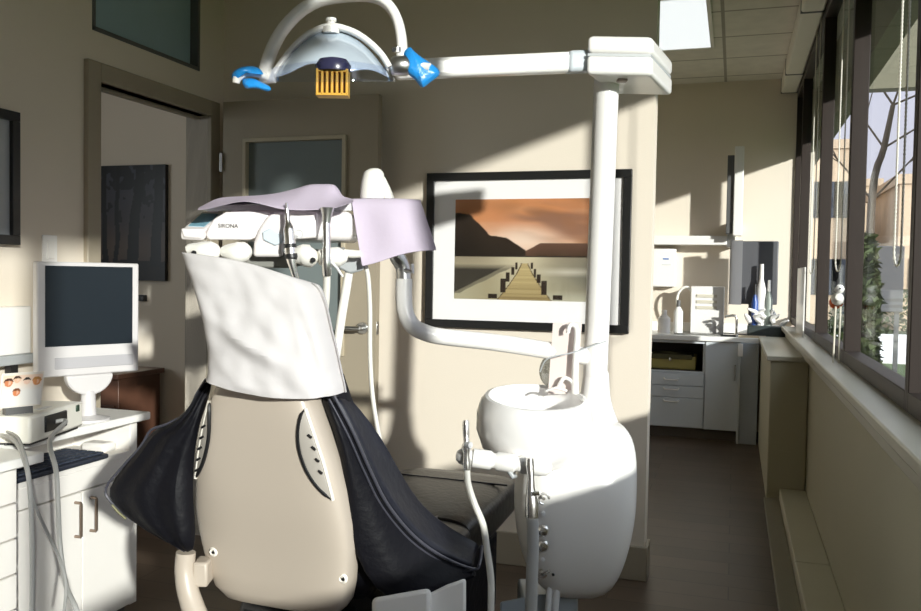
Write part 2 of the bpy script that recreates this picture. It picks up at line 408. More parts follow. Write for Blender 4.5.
# pier at sunset
S = srgb
def pier(u, v):
    hor = .43
    if v > hor:
        k = (v - hor) / (1 - hor)
        c = mixc(S(232, 196, 170), S(204, 136, 92), k * 1.6)
        c = mixc(c, S(214, 146, 98), k - .4); c = mixc(c, S(222, 178, 140), .6 * max(0, nz2(u * 1.4, v * 6, 2.2, 8))); c = mixc(c, S(140, 100, 78), .85 * min(1, max(0, 1.3 - ((u - .80) / .26) ** 2 - ((v - .74 + (u - .8) * .5) / .13) ** 2 + .8 * nz2(u, v * 2, 5, 3))))
        glow = math.exp(-((u - .5) / .22) ** 2 - ((v - .6) / .12) ** 2); c = mixc(c, S(246, 218, 196), glow)
        cl = max(0, nz2(u * 2.2 + v * 1.5, v * 7, 1.3) * 1.2 + .1) * math.exp(-((u - .72) / .3) ** 2 - ((v - .78 + (u - .7) * .35) / .16) ** 2) * 2.4
        c = mixc(c, S(150, 108, 86), min(cl + .75 * math.exp(-((u - .78) / .22) ** 2 - ((v - .76 + (u - .75) * .4) / .1) ** 2), .9))
        c = mixc(c, S(128, 92, 70), .8 * max(0, (v - .88) / .12) * max(0, (u - .75) / .25))
        c = mixc(c, S(176, 116, 62), max(0, nz2(u, v, 6, 4)) * .5)
        h = .86 - max(0, u - .10) * 1.35 if u < .27 else (.635 - (u - .27) * .15 - max(0, u - .38) * .75 if u < .52 else .44)
        h += .012 * nz2(u, 0, 18)
        h2 = (.48 + .085 * min(1, (u - .5) / .13) + .008 * nz2(u, 3, 12)) if u > .47 else 0
        if v < h2: c = mixc(S(104, 76, 62), S(72, 54, 40), (h2 - v) * 7)
        if v < h: c = mixc(S(52, 42, 34), S(36, 30, 25), (h - v) * 3)
        return c
    k = (hor - v) / hor
    c = mixc(S(150, 138, 116), S(176, 168, 140), k * 2)
    c = mixc(c, S(206, 194, 164), math.exp(-((u - .5) / .2) ** 2) * (1 - k) * 1.1)
    c = mixc(c, S(120, 116, 102), max(0, (u - .58) / .3) * (.9 - abs(k - .45)))
    c = mixc(c, S(222, 214, 196), max(0, 1 - abs(k - .34) / .12) * max(0, (u - .52) * 2.2) * (1 - max(0, u - .8) * 4))
    c = mixc(c, S(196, 192, 172), max(0, (k - .75) * 3) * (u > .62))
    # dark mountain reflection on the left
    edge = .10 + (.45 - u) * 1.9 if u < .45 else -1
    if .18 < k < .86 and u < .46 - (k - .18) * .62 + .015 * nz2(u, v, 14): c = mixc(c, S(44, 40, 36), min(1, (k - .16) * 7) * (.95 if u < .4 - (k - .18) * .6 else .6))
    elif k > .4 and u < .36: c = mixc(c, S(150, 138, 104), .5 * max(0, 1 - abs(u - .25) * 5))
    # boardwalk in perspective
    hw = .028 + .17 * max(0, (.36 - v) / .36) ** 1.25; cx = .515
    if v < .365 and abs(u - cx) < hw:
        pl = math.sin(150 / (.06 + v * 1.2)) * .5 + .5
        c = mixc(S(206, 186, 134), S(128, 108, 72), min(1, (.36 - v) * 1.6 + pl * .3)); 
        if abs(abs(u - cx) - hw) < .008: c = S(96, 80, 56)
    for (pu, pt, pb, pw) in ((.455, .37, .30, .008), (.43, .33, .25, .01), (.395, .27, .18, .012), (.362, .215, .07, .018), (.565, .37, .31, .008), (.59, .31, .23, .01), (.617, .26, .17, .012), (.655, .20, .06, .018)):
        if abs(u - pu) < pw and pb < v < pt: c = S(52, 42, 34)
    for (pu, pw) in ((.285, .033), (.755, .033)):
        if abs(u - pu) < pw and .01 < v < .06: c = S(50, 42, 34)
    return c
t, x0, x1, z0, z1 = pic('framed_picture', 'large black-framed photograph of a wooden pier on a lake at sunset, on the beige wall', YB, (429, 174, 629, 333.5), .1, .036, pier, 1, 1)
z0p = ony(429, 326, YB).z
fin('mat_board', MB().mm(x0 + .03, x1 - .03, YB - .018, YB - .006, z0 + .03, z1 - .03), MATB, t, smooth=False)
a = ony(457, 200, YB); b = ony(594, 302, YB)
print_obj('print', ((a.x + b.x) / 2, YB - .0195, (a.z + b.z) / 2), V((1, 0, 0)), ZC, b.x - a.x, a.z - b.z, pier, 180, 130, t)
fin('glazing', MB().mm(x0 + .03, x1 - .03, YB - .0245, YB - .0225, z0 + .03, z1 - .03), mat_clear('picture_glass', (1, 1, 1), .01, 1), t, smooth=False)
# dim woods picture in the next room
def woods(u, v):
    c = mixc(S(70, 52, 46), S(66, 68, 80), v * 1.1)
    c = mixc(c, S(104, 88, 76), .8 * math.exp(-((v - .28) / .16) ** 2))
    if v < .17 + .02 * nz2(u, 1, 8): c = S(26, 20, 19)
    dark = S(10, 11, 14)
    for (tu, tw, ln) in ((.12, .05, .02), (.36, .03, -.02), (.47, .025, .03), (.63, .06, .10), (.88, .055, .06)):
        x = tu + ln * v + .02 * nz2(v, tu * 9, 4)
        if v > .12 and abs(u - x) < tw * (1.1 - .35 * v) + .03 * max(0, .2 - v): c = dark
    if v > .5 and nz2(u, v, 9, 2) + .5 * nz2(u, v, 24, 5) > .22 - (v - .5) * .8: c = mixc(c, dark, .9)
    return c
YP = 4.55
a = ony(92, 167, YP); b = ony(168, 281, YP); a.x -= .12
t = thing('canvas_print', ((a.x + b.x) / 2, YP, b.z), 'dark unframed canvas of bare trees hanging in the dim next room', 'picture')
fin('stretcher_edge', MB().mm(a.x, b.x, YP - .03, YP, b.z, a.z), BLACKM, t, smooth=False)
print_obj('print', ((a.x + b.x) / 2, YP - .0315, (a.z + b.z) / 2), V((1, 0, 0)), ZC, b.x - a.x, a.z - b.z, woods, 110, 120, t)
# small dark thermostat and a wooden cabinet in the next room
p = ony(144, 298, YP); t = thing('thermostat', p, 'small dark thermostat on the dim wall under the tree canvas', 'thermostat')
fin('body', MB().mm(p.x - .025, p.x + .025, YP - .03, YP, p.z - .02, p.z + .02), BLACK, t, bevel=.004); fin('dial', MB().lathe((p.x + .012, YP - .032, p.z), [(0, -.004), (.009, -.004), (.009, .004), (0, .004)], V((0, 1, 0))), DGREY, t)
a = ony(88, 368, 4.3); b = ony(139, 368, 4.3)
t = thing('wooden_cabinet', ((a.x + b.x) / 2, 4.3, 0), 'dark reddish wooden cabinet standing in the dim next room behind the monitor', 'cabinet')
fin('carcass', MB().mm(a.x, b.x, 4.12, 4.5, .05, a.z - .03), WOODB, t, bevel=.004); fin('top', MB().mm(a.x - .02, b.x + .02, 4.09, 4.52, a.z - .03, a.z), WOODB, t, bevel=.004)
fin('plinth', MB().mm(a.x + .02, b.x - .02, 4.15, 4.48, 0, .05), BLACK, t)
for k, z in enumerate((.3, .52)): fin('drawer_front', MB().mm(a.x + .02, b.x - .02, 4.105, 4.12, z - .2, z), WOODB, t, bevel=.003)

# frame on left wall
a = onx(14, 113, XL); b = onx(14, 245, XL)
t = thing('framed_picture', (XL, a.y - .3, b.z), 'black-framed picture on the left wall, cut by the photo edge beside the doorway', 'picture')
yy1 = a.y; yy0 = yy1 - .62; fr = MB(); q = .034
for s in ((yy0, yy1, a.z - q, a.z), (yy0, yy1, b.z, b.z + q), (yy0, yy0 + q, b.z + q, a.z - q), (yy1 - q, yy1, b.z + q, a.z - q)): fr.mm(XL, XL + .03, s[0], s[1], s[2], s[3])
fin('frame', fr, BLACKM, t, bevel=.002); fin('mat_board', MB().mm(XL + .004, XL + .014, yy0 + .03, yy1 - .03, b.z + .03, a.z - .03), mat('grey_mat', (.42, .44, .46), .6), t, smooth=False)
# switch plate
a = onx(41, 238, XL); b = onx(56, 262, XL); yc = (a.y + b.y) / 2; zc = (a.z + b.z) / 2
t = thing('light_switch', (XL, yc, zc), 'white wall switch plate above the computer monitor on the left wall', 'switch')
fin('plate', MB().mm(XL, XL + .008, yc - .036, yc + .036, zc - .057, zc + .057), WHITEP, t, bevel=.003); fin('rocker', MB().mm(XL + .006, XL + .014, yc - .016, yc + .016, zc - .033, zc + .033), WHITE, t, bevel=.002)

# ------------------------------------------------------------------ left desk units
DZ = .77
t = thing('desk_cabinet', (-2.33, 2.4, 0), 'white laminate desk cabinet with two doors and an open keyboard shelf by the doorway', 'cabinet')
c = MB(); fx = -2.185
c.mm(XL + .01, fx, 2.70, 2.74, .03, DZ - .03)                # right end panel
c.mm(XL + .01, fx, 2.04, 2.08, .03, DZ - .03); c.mm(XL + .01, XL + .03, 2.04, 2.74, .03, DZ - .03); c.mm(XL + .01, fx, 2.08, 2.70, .605, .63); c.mm(XL + .01, fx - .03, 2.08, 2.7, .03, .05)
fin('carcass', c, WHITE, t, bevel=.002)
fin('worktop', MB().mm(XL + .002, -2.15, 2.038, 2.775, DZ - .03, DZ), CTOP, t, bevel=.004)
fin('fascia', MB().mm(fx - .018, fx, 2.08, 2.70, .535, .605), WHITE, t, bevel=.002)
fin('plinth', MB().mm(XL + .02, fx - .04, 2.06, 2.72, 0, .03), DGREY, t)
ym = onx(82, 500, fx).y
for (ya, yb, hy) in ((2.08, ym - .002, ym - .035), (ym + .002, 2.735, ym + .04)):
    dr = fin('door', MB().mm(fx - .018, fx + .002, ya, yb, .035, .53), WHITE, t, bevel=.002)
    fin('handle', MB().tube([(fx, hy, .50), (fx + .025, hy, .50), (fx + .028, hy, .497), (fx + .028, hy, .383), (fx + .025, hy, .38), (fx, hy, .38)], .0055, 8), BRONZE, dr)
t = thing('drawer_cabinet', (-2.2, 1.6, 0), 'white drawer cabinet standing forward at the left edge of the photo', 'cabinet')
fx2 = -1.985
fin('carcass', MB().mm(XL + .01, fx2 - .02, 1.0, 1.965, .03, DZ - .03), WHITE, t, bevel=.002)
fin('worktop', MB().mm(XL + .002, -1.955, .95, 2.035, DZ - .03, DZ), CTOP, t, bevel=.004)
fin('plinth', MB().mm(XL + .02, fx2 - .06, 1.02, 1.95, 0, .03), DGREY, t)
zs = [.735, .63, .525, .42, .315, .21, .035]
for i in range(6): fin('drawer', MB().mm(fx2 - .02, fx2, 1.003, 1.962, zs[i + 1] + .004, zs[i]), WHITE, t, bevel=.003)

# keyboard on the shelf
ka = V((-2.34, 2.12, .632)); t = thing('keyboard', (-2.27, 2.32, .632), 'black keyboard lying on the open shelf under the white desk top', 'keyboard')
kd = MB(); kd.mm(-2.36, -2.155, 2.09, 2.55, .632, .650); fin('body', kd, mat('keyboard_navy', (.02, .025, .04), .5), t, bevel=.006)
kk = MB()
for i in range(5):
    for j in range(16):
        x = -2.345 + i * .036; y = 2.105 + j * .0275; kk.mm(x, x + .03, y, y + .023, .650, .6565)
fin('keys', kk, mat('key_navy', (.035, .045, .07), .5), t, bevel=.002)
# mouse-like white box on the shelf's right end
t = thing('power_adapter', at(119, 452, 3.25), 'small white block at the right end of the keyboard shelf', 'box')
fin('block', MB().mm(-2.33, -2.22, 2.6, 2.67, .632, .668), WHITE, t, bevel=.012)

# monitor
mTL, mTR, mBR, mBL = at(37, 263, 2.95), at(139, 262, 3.22), at(138, 370, 3.22), at(38, 380, 2.95)
mx_ = (mTR - mTL); mx_.z = 0; mx_.normalize(); mn = mx_.cross(ZC).normalized()      # mn points to the viewer side
if mn.dot(DC) > 0: mn = -mn
mz0 = (mBR.z + mBL.z) / 2; mz1 = (mTL.z + mTR.z) / 2; mw = ((mTR - mTL).xy.length); mc = (mTL + mTR + mBR + mBL) / 4
t = thing('computer_monitor', (mc.x, mc.y, DZ), 'silver-white computer monitor with a dark blank screen on the white desk', 'monitor')
ax = (mx_, -mn, ZC); mh = mz1 - mz0; cz = (mz0 + mz1) / 2
mcc = V((mc.x, mc.y, cz))
o = fin('bezel', MB().box(mcc - mn * .02, (mw, .04, mh), ax), mat('silver_plastic', (.62, .60, .60), .35), t, bevel=.006)
fin('back_housing', MB().box(mcc - mn * .06, (mw * .8, .05, mh * .8), ax), LGREY, t, bevel=.02)
fin('screen', MB().box(mcc + mn * .0012 + ZC * (mh * .115), (mw * .855, .003, mh * .70), ax), SCREEN, t, smooth=False)
fin('speaker_grille', MB().box(mcc + mn * .001 + ZC * (-mh * .385) + mx_ * mw * .05, (mw * .78, .004, mh * .10), ax), mat('speaker_cloth', (.42, .41, .43), .7), t, bevel=.002)
cb = V((mc.x, mc.y, mz0)) - mn * .015
st = MB(); st.prism([cb + mx_ * (.085 * math.cos(PI * k / 14)) - ZC * (.075 * math.sin(PI * k / 14)) + mn * .02 for k in range(15)], -mn * .035)
fin('collar', st, mat('silver_plastic', (.62, .60, .60)), t, bevel=.006)
fin('foot', MB().lathe(V((cb.x, cb.y, DZ)), [(0, 0), (.075, 0), (.075, .008), (.05, .014), (.028, .02), (.024, max(.03, mz0 - .06 - DZ)), (0, max(.03, mz0 - .06 - DZ))]), mat('silver_plastic', (.62, .60, .60)), t)

# white panel device behind, with grey bottom edge
a = at(0, 306, 2.72); b = at(29, 352, 2.78)
wx = V((0, 1, 0))
y0p = onx(-60, 320, -2.44).y; y1p = onx(29, 320, -2.44).y; zt = onx(29, 306, -2.44).z; zb_ = onx(29, 353, -2.44).z
t = thing('light_box', (-2.44, y1p - .2, DZ), 'flat white viewing box with a grey lower rail on the desk by the left wall', 'light box')
fin('panel', MB().mm(-2.475, -2.43, y0p, y1p, zb_, zt), WHITEP, t, bevel=.004)
fin('lower_rail', MB().mm(-2.477, -2.415, y0p, y1p + .012, zb_ - .035, zb_), GREYP, t, bevel=.004)
fin('stand', MB().mm(-2.46, -2.43, y0p + .02, y0p + .05, DZ, zb_ - .03), BLACK, t)
fin('stand', MB().mm(-2.46, -2.43, y1p - .09, y1p - .06, DZ, zb_ - .03), BLACK, t)

# white control box with hose socket
DBz = DZ + .001
t = thing('control_box', at(45, 436, 2.6), 'low white control box with a hose plugged into its dark socket on the desk', 'device')
p0 = onz(30, 447, DZ); p1 = onz(83, 428, DZ); ex = (p1 - p0); ex.z = 0; L = ex.length; ex.normalize(); ey = V((-ex.y, ex.x, 0))
if ey.dot(V((-1, 0, 0))) < 0: ey = -ey
bh = .085; bc = p0 + ex * L / 2 + ey * .08
WPOS[t.name] = V((bc.x, bc.y, DZ)); t.location = WPOS[t.name]
axb = (ex, ey, ZC)
fin('case', MB().box(V((bc.x, bc.y, DZ + .008 + bh / 2)), (L, .16, bh), axb), mat('warm_white_case', (.84, .82, .74), .4), t, bevel=.008)
fin('foot', MB().box(V((bc.x, bc.y, DZ + .005)), (L * .9, .14, .008), axb), BLACK, t)
fc = V((bc.x, bc.y, DZ)) - ey * .08
fin('socket', MB().box(fc - ex * L * .05 + ZC * .055, (L * .40, .012, .052), axb), BLACK, t, bevel=.003)
fin('power_switch', MB().box(fc + ex * L * .38 + ZC * .075, (.02, .008, .022), axb), mat('dark_green_switch', (.02, .05, .03), .4), t, bevel=.002)
fin('label_plate', MB().box(V((bc.x, bc.y, DZ + .0085 + bh)) - ey * .03, (.07, .02, .002), axb), LGREY, t)
plug = fc - ex * L * .08 + ZC * .055 - ey * .005
hs = MB(); P = [plug, plug - ey * .035 + ZC * .002, at(50, 440, 2.42), at(56, 470, 2.32), at(58, 505, 2.3), at(60, 545, 2.3), at(66, 585, 2.27), at(80, 625, 2.2), at(86, 720, 2.3)]
hs.tube(P, .0066, 10, 8)
tag(fin('handpiece_hose', hs, HOSE), 'grey hose drooping from the white control box over the cabinet doors', 'hose')
hs = MB(); P = [onz(2, 430, .785), at(16, 436, 2.35), at(24, 452, 2.18), at(29, 474, 2.14), at(33, 500, 2.16), at(46, 530, 2.2), at(60, 560, 2.24), at(66, 590, 2.24), at(60, 640, 2.24)]
hs.tube(P, .0042, 8, 8); tag(fin('foot_pedal_cable', hs, HOSE), 'thinner grey cable crossing behind the hose in front of the cabinet', 'cable')
hs = MB(); P = [onz(-4, 434, .785), at(14, 440, 2.30), at(25, 462, 2.16), at(30, 490, 2.14), at(32, 540, 2.14), at(32, 600, 2.14), at(30, 660, 2.14)]
hs.tube(P, .006, 8, 8); tag(fin('hanging_tube', hs, HOSE), 'straight pale grey tube hanging down the edge of the drawer cabinet', 'hose')
p = onz(5, 441, DZ)
mb = MB()
for k in range(3): mb.tube([(p.x + .055 * math.cos(2 * PI * q / 20), p.y + .055 * math.sin(2 * PI * q / 20), DZ + .009 + k * .013) for q in range(21)], .007, 7)
tag(fin('coiled_cable', mb, BLACK), 'small black cable coil on the desk at the left photo edge', 'cable')

# photo card
def card(u, v):
    c = (.82, .80, .76)
    if v > .93 or v < .03 or u < .03 or u > .97: return (.80, .74, .66)
    heads = [(.16, .72, .11, S(206, 130, 86), S(70, 40, 26)), (.36, .80, .09, S(232, 190, 160), S(60, 36, 24)), (.60, .74, .09, S(236, 200, 178), S(28, 20, 16)), (.84, .72, .11, S(222, 150, 92), S(196, 140, 72)), (.37, .42, .10, S(214, 132, 84), S(120, 70, 40))]
    if v > .45: c = mixc(c, S(240, 210, 186), min(1, (v - .45) * 2.5))
    for (hx, hy, r, sk, hr) in heads:
        d = math.hypot((u - hx) * 1.15, (v - hy) * .95)
        if d < r * 1.25 and v > hy + r * .25: c = hr
        if d < r: c = sk if v < hy + r * .45 else hr
        if d < r * .6 and u > hx: c = mixc(c, S(244, 214, 190), .5)
    return c
p0 = at(0, 407, 2.62); p1 = at(38, 405, 2.70)
zc0 = DZ + .002; cx = (at(20, 390, 2.66)); ex = V((p1.x - p0.x, p1.y - p0.y, 0)).normalized()
cw, ch = .125, .108
ez = (ZC + ey * 0 + DC * .22).normalized(); cc = V((cx.x, cx.y, zc0)) + ez * ch / 2
cz_real = at(20, 390, 2.66).z
t = thing('photo_card', (cx.x, cx.y, DZ), 'upright card with a group photograph of smiling people, behind the white control box', 'photo card')
lift = max(0, cz_real - cc.z)
nrm = ex.cross(ez).normalized()
if nrm.dot(DC) > 0: nrm = -nrm
fin('card', MB().box(cc - nrm * .003 + ZC * lift, (cw, .004, ch), (ex, -nrm, ez)), WHITE, t, smooth=False)
print_obj('print', cc + nrm * .001 + ZC * lift, ex, ez, cw * .98, ch * .98, card, 60, 52, t)
fin('easel', MB().box(V((cx.x, cx.y, DZ + (lift + .02) / 2)) - nrm * .02, (.08, .03, lift + .02), (ex, -nrm, ZC)), DGREY, t)

# ------------------------------------------------------------------ dental chair
def CH(u, v, z):
    return CF(-.40 + .342 * u + .94 * v, 2.2 + .94 * u - .342 * v, z)
CU = (CH(1, 0, 0) - CH(0, 0, 0)).normalized(); CV = (CH(0, 1, 0) - CH(0, 0, 0)).normalized()
chair = thing('dental_chair', CH(.25, 0, 0), 'black dental chair with a tall cream back shell, seen from behind', 'dental chair')
prof = [(1.055, -.19, .105), (1.047, -.215, .122), (1.0, -.215, .142), (.95, -.21, .160), (.88, -.20, .183), (.80, -.19, .203), (.72, -.175, .213), (.66, -.16, .214), (.61, -.15, .208), (.56, -.14, .200), (.515, -.13, .186), (.485, -.115, .162), (.475, -.095, .13)]
def lerp_prof(z):
    for (a, b) in zip(prof[:-1], prof[1:]):
        if b[0] <= z <= a[0]:
            t = (a[0] - z) / (a[0] - b[0]); return a[1] + (b[1] - a[1]) * t, a[2] + (b[2] - a[2]) * t
    return (prof[0][1:] if z > 1 else prof[-1][1:])
def se(x, e): return math.copysign(abs(x) ** e, x)
def shell_ring(z, u0, w, dep=.055, n=48, dv=0):
    out = []
    for k in range(n):
        a = 2 * PI * k / n
        out.append(CH(u0 + .055 + dep * se(math.sin(a), .45), dv + w * se(math.cos(a), .45), z))
    return out
fin('back_shell', MB().loft([shell_ring(z, u, w, dv=-.012) for z, u, w in prof]), SHELLM, chair)
def on_shell(s, z, off=.002):
    u0, w = lerp_prof(z)
    c = max(-.999, min(.999, s)); cc_ = abs(c) ** (1 / .45); sn = (1 - cc_ ** 2) ** .5
    return CH(u0 + .055 - (.055 + off) * sn ** .45, -.012 + w * c * (1 + off / w), z)
bsh = [o for o in COL.objects if o.name == 'back_shell'][0]
def vent(side):
    m1, m2, m3 = [], [], []
    N = 16
    for i in range(N + 1):
        t = i / N; z = 1.005 - t * (.215 if side > 0 else .20)
        wd = math.sin(PI * min(1, t * 1.02)) ** .7
        s1 = side * (.93 - .0 * t) ; s0 = side * (.93 - (.26 if side > 0 else .16) * wd)
        m1.append([on_shell(s0 + (s1 - s0) * k / 6, z, .003) for k in range(7)])
        m2.append(on_shell(s0, z, .003)); m3.append(on_shell(s1, z, .003))
    v = fin('side_vent', MB().grid(m1), mat('vent_grey', (.40, .37, .33), .5), bsh, solid=.003)
    fin('vent_slot', MB().tube(m2, [.0015] + [.0045] * (N - 1) + [.0015], 6), BLACK, v)
    fin('vent_lip', MB().tube(m3, .0045, 6), mat('lip_cream', (.82, .78, .70), .4), v)
    dd = MB()
    for k in range(4 if side > 0 else 5):
        z = .945 - k * .028; p = on_shell(side * .85, z, .006); dd.tube([p, p + CV * .010 * side + ZC * -.006], .003, 6)
    fin('vent_hole', dd, BLACK, v)
vent(1); vent(-1)
for (px, py) in ((214, 551), (343, 579)):
    best = min(((on_shell(s / 50, z / 200, 0)) for s in range(-49, 50) for z in range(105, 200)), key=lambda q: (lambda d: ((d.dot(_r) / d.dot(_f) * F + 460.5 - px) ** 2 + (-d.dot(_u) / d.dot(_f) * F + 305.5 - py) ** 2))(q - CAMLOC))
    cap = fin('screw_cap', MB().lathe(best - CU * .001, [(0, -.004), (.011, -.004), (.013, .0), (.008, .005), (.004, .002), (0, .002)], -CU, 16), mat('cap_white', (.84, .8, .72), .3), bsh)
    fin('screw', MB().lathe(best - CU * .004 + CV * .003, [(0, 0), (.004, 0), (.004, .003), (0, .003)], -CU, 10), BLACK, cap)
# cushion in front of the shell
cr = []
for z, u, w in prof[:-1]: cr.append(shell_ring(z + .012, u + .085, w + .022, .05))
fin('back_cushion', MB().loft(cr), LEATHER, chair)
# left wing
LP = [(205, 379, 2.12), (195, 395, 2.12), (187, 412, 2.13), (166, 424, 2.13), (150, 430, 2.14), (140, 446, 2.14), (121, 467, 2.15), (105, 488, 2.15), (110, 502, 2.15), (132, 520, 2.15), (160, 537, 2.14), (184, 551, 2.13)]
RP = [(214, 380, 2.11), (208, 398, 2.11), (203, 413, 2.10), (200, 428, 2.10), (198, 440, 2.10), (196, 452, 2.10), (195, 468, 2.10), (195, 484, 2.09), (195, 500, 2.09), (196, 520, 2.09), (196, 540, 2.09), (192, 554, 2.09)]
def wr(ti, t): return DC * (.006 * math.sin(t * 17 + ti * 5) + .006 * nz2(t, ti, 5))
lw = MB().pillow([at(*p) for p in LP], [at(*p) for p in RP], .085, 12, DC, 2.2, wr)
lwo = fin('side_wing', lw, LEATHER, chair, sub=1)
fin('piping', MB().tube([at(p[0] + 1, p[1], p[2] - .02) for p in LP], .0035, 6, 4), PIPING, lwo)
fin('wing_edge', MB().tube([at(*p) for p in ((112, 505, 2.11), (118, 512, 2.11), (126, 519, 2.11))], .003, 6), mat('olive_edge', (.16, .15, .06), .5), lwo)
# right wing: outer side and inner face, rows run from the top to the tip
HI = [(318, 396, 2.03), (332, 425, 2.03), (342, 462, 2.035), (346, 500, 2.04), (349, 535, 2.045), (360, 570, 2.05), (378, 597, 2.06)]
SE = [(334, 396, 2.03), (353, 432, 2.04), (370, 470, 2.06), (388, 505, 2.09), (415, 537, 2.13), (445, 558, 2.17), (474, 569, 2.2)]
IN = [(346, 395, 2.10), (372, 425, 2.13), (387, 450, 2.16), (400, 476, 2.22), (418, 505, 2.27), (446, 528, 2.29), (481, 545, 2.27)]
def quadrows(A, B, n, bulge):
    rows = []
    for i, (a, b) in enumerate(zip(A, B)):
        a, b = at(*a), at(*b); r = []
        for k in range(n + 1):
            t = k / n; r.append(a.lerp(b, t) + bulge(i / (len(A) - 1), t))
        rows.append(r)
    return rows
LO = [(322, 398, 2.03), (338, 432, 2.03), (345, 470, 2.04), (350, 512, 2.045), (366, 560, 2.06), (384, 598, 2.07), (392, 606, 2.08)]
ob = lambda i, t: -DC * .028 * math.sin(PI * t) + DC * .007 * math.sin(i * 14 + t * 6) * math.sin(PI * t)
rw = fin('side_wing', MB().grid(quadrows([(318, 396, 2.04), (331, 425, 2.04), (341, 462, 2.04), (345, 500, 2.045), (349, 540, 2.05), (362, 574, 2.06), (384, 603, 2.08), (415, 600, 2.10), (442, 592, 2.13), (474, 571, 2.19)],
        [(334, 396, 2.03), (350, 426, 2.04), (364, 456, 2.055), (378, 487, 2.075), (395, 515, 2.1), (416, 537, 2.13), (436, 552, 2.155), (453, 561, 2.175), (466, 566, 2.19), (478, 569, 2.2)], 8, ob)), LEATHER, chair, solid=.02, solid_off=-1, sub=1)
inn = MB().grid(quadrows(SE, IN, 8, lambda i, t: DC * .02 * math.sin(PI * t)))
fin('inner_wing', inn, NAVY, chair, solid=.02, sub=1)
fin('piping', MB().tube([at(p[0], p[1], p[2] - .012) for p in SE] + [at(480, 562, 2.2), at(482, 546, 2.25)], .0042, 8, 6), PIPING, rw)
fin('piping', MB().tube([at(p[0] - 5, p[1] + 3, p[2] - .016) for p in SE], .0028, 8, 6), PIPING, rw)
# seat and leg rest
def seat_ring(u, w, z1, z0, n=40, dv=0):
    out = []
    for k in range(n):
        a = 2 * PI * k / n; out.append(CH(u, dv + w * se(math.cos(a), .35), (z0 + z1) / 2 + (z1 - z0) / 2 * se(math.sin(a), .5)))
    return out
sr = [seat_ring(.02, .20, .50, .40), seat_ring(.06, .235, .515, .385), seat_ring(.30, .25, .525, .385), seat_ring(.55, .25, .53, .39), seat_ring(.62, .25, .527, .39)]
so = fin('seat', MB().loft(sr), SEATM, chair)
sr = [seat_ring(.625, .245, .535, .39), seat_ring(.66, .25, .543, .39), seat_ring(.90, .255, .555, .40), seat_ring(1.12, .25, .56, .41), seat_ring(1.20, .235, .55, .42), seat_ring(1.22, .20, .53, .44)]
lr = fin('leg_rest', MB().loft(sr), SEATM, chair)
fin('seam', MB().tube([CH(1.03, v / 20 * .245, .5575) for v in range(-20, 21)], .004, 6), PIPING, lr)
fin('seam', MB().tube([CH(.40 + .6 * k / 12, .10 + .13 * (k / 12) ** 1.6, .532) for k in range(13)], .005, 6, 3), mat('seam_grey', (.09, .085, .08), .4), so)
fin('seat_skirt', MB().loft([[CH(u, v, z) for u, v in ((.32, -.2), (1.02, -.2), (1.08, -.15), (1.08, .15), (1.02, .215), (.32, .215))] for z in (.10, .40)]), LEATHER, chair, bevel=.02)
fin('pedestal', MB().loft([[CH(.25 + .16 * se(math.cos(2 * PI * k / 24), .6), .12 * se(math.sin(2 * PI * k / 24), .6), z) for k in range(24)] for z in (.05, .39)]), SHELLM, chair)
fin('base_plate', MB().loft([[CH(.45 + (.55 - i) * se(math.cos(2 * PI * k / 32), .5), (.28 - i) * se(math.sin(2 * PI * k / 32), .5), z) for k in range(32)] for z, i in ((0, 0), (.04, 0), (.055, .02))]), GREYP, chair)
# back mechanism and arms at the lower edge
fin('back_hinge', MB().loft([[CH(u, v, z) for u, v in ((-.06, -.16), (.1, -.16), (.1, .16), (-.06, .16))] for z in (.30, .462)]), BLACK, chair, bevel=.02)
ar = MB(); A = [at(186, 552, 2.13), at(185, 572, 2.13), at(190, 598, 2.12), at(204, 630, 2.1), at(240, 668, 2.1)]
ar.tube(A, [.024, .025, .027, .03, .034], 14, 5); fin('arm_bracket', ar, SHELLM, chair)
fin('bracket_block', rb(MB(), 192, 563, 207, 588, 2.12, .06), SHELLM, chair, bevel=.006)
fin('side_cover', MB().loft([[at(px, py, d) for px, py in ((372, 598), (395, 594), (418, 590), (431, 588), (431, 640), (372, 640))] for d in (2.06, 2.25)]), WHITEP, chair, bevel=.012, seg=3)
fin('side_cover', MB().loft([[at(px, py, d) for px, py in ((428, 594), (446, 585), (466, 578), (466, 640), (428, 640))] for d in (2.10, 2.3)]), WHITEP, chair, bevel=.008)
fin('headrest', MB().loft([[CH(-.17 + .05 + .035 * se(math.sin(2 * PI * k / 24), .6), .10 * f_ * se(math.cos(2 * PI * k / 24), .6) - (z - 1.05) * .22, z) for k in range(24)] for z, f_ in ((1.04, .9), (1.12, 1), (1.24, 1), (1.28, .8))]), LEATHER, chair)

# headrest cover
Lc = [(175, 250), (178, 258), (183, 271), (189, 287), (194, 302), (199, 320), (202, 340), (204, 358), (204, 372), (202, 380)]
Rc = [(313, 284), (318, 290), (323, 303), (326, 318), (329, 333), (333, 348), (336, 362), (339, 376), (342, 388), (343, 396)]
def cov(ti, t):
    q = V((0, 0, 0))
    q += DC * (.012 * nz2(t * 3 + ti * 2, ti * 3 - t * 1.5, 1.3, 3) + .006 * nz2(t, ti, 9, 1))
    # long diagonal fold and side crease
    dline = (ti - .62 - .35 * (t - .35)); q += DC * -.012 * math.exp(-(dline / .05) ** 2) * max(0, min(1, t * 4)) * max(0, min(1, (.75 - t) * 4))
    d2 = t - (.80 + .06 * ti); q += DC * .020 * math.exp(-(d2 / .035) ** 2) * max(0, min(1, (ti - .25) * 3))
    q += DC * .10 * max(0, (t - .84) / .16) ** 1.5 * .6
    q += ZC * (.014 * math.sin(PI * t) * (1 - ti) ** 4 - .016 * math.sin(PI * t) * ti ** 5)
    return q
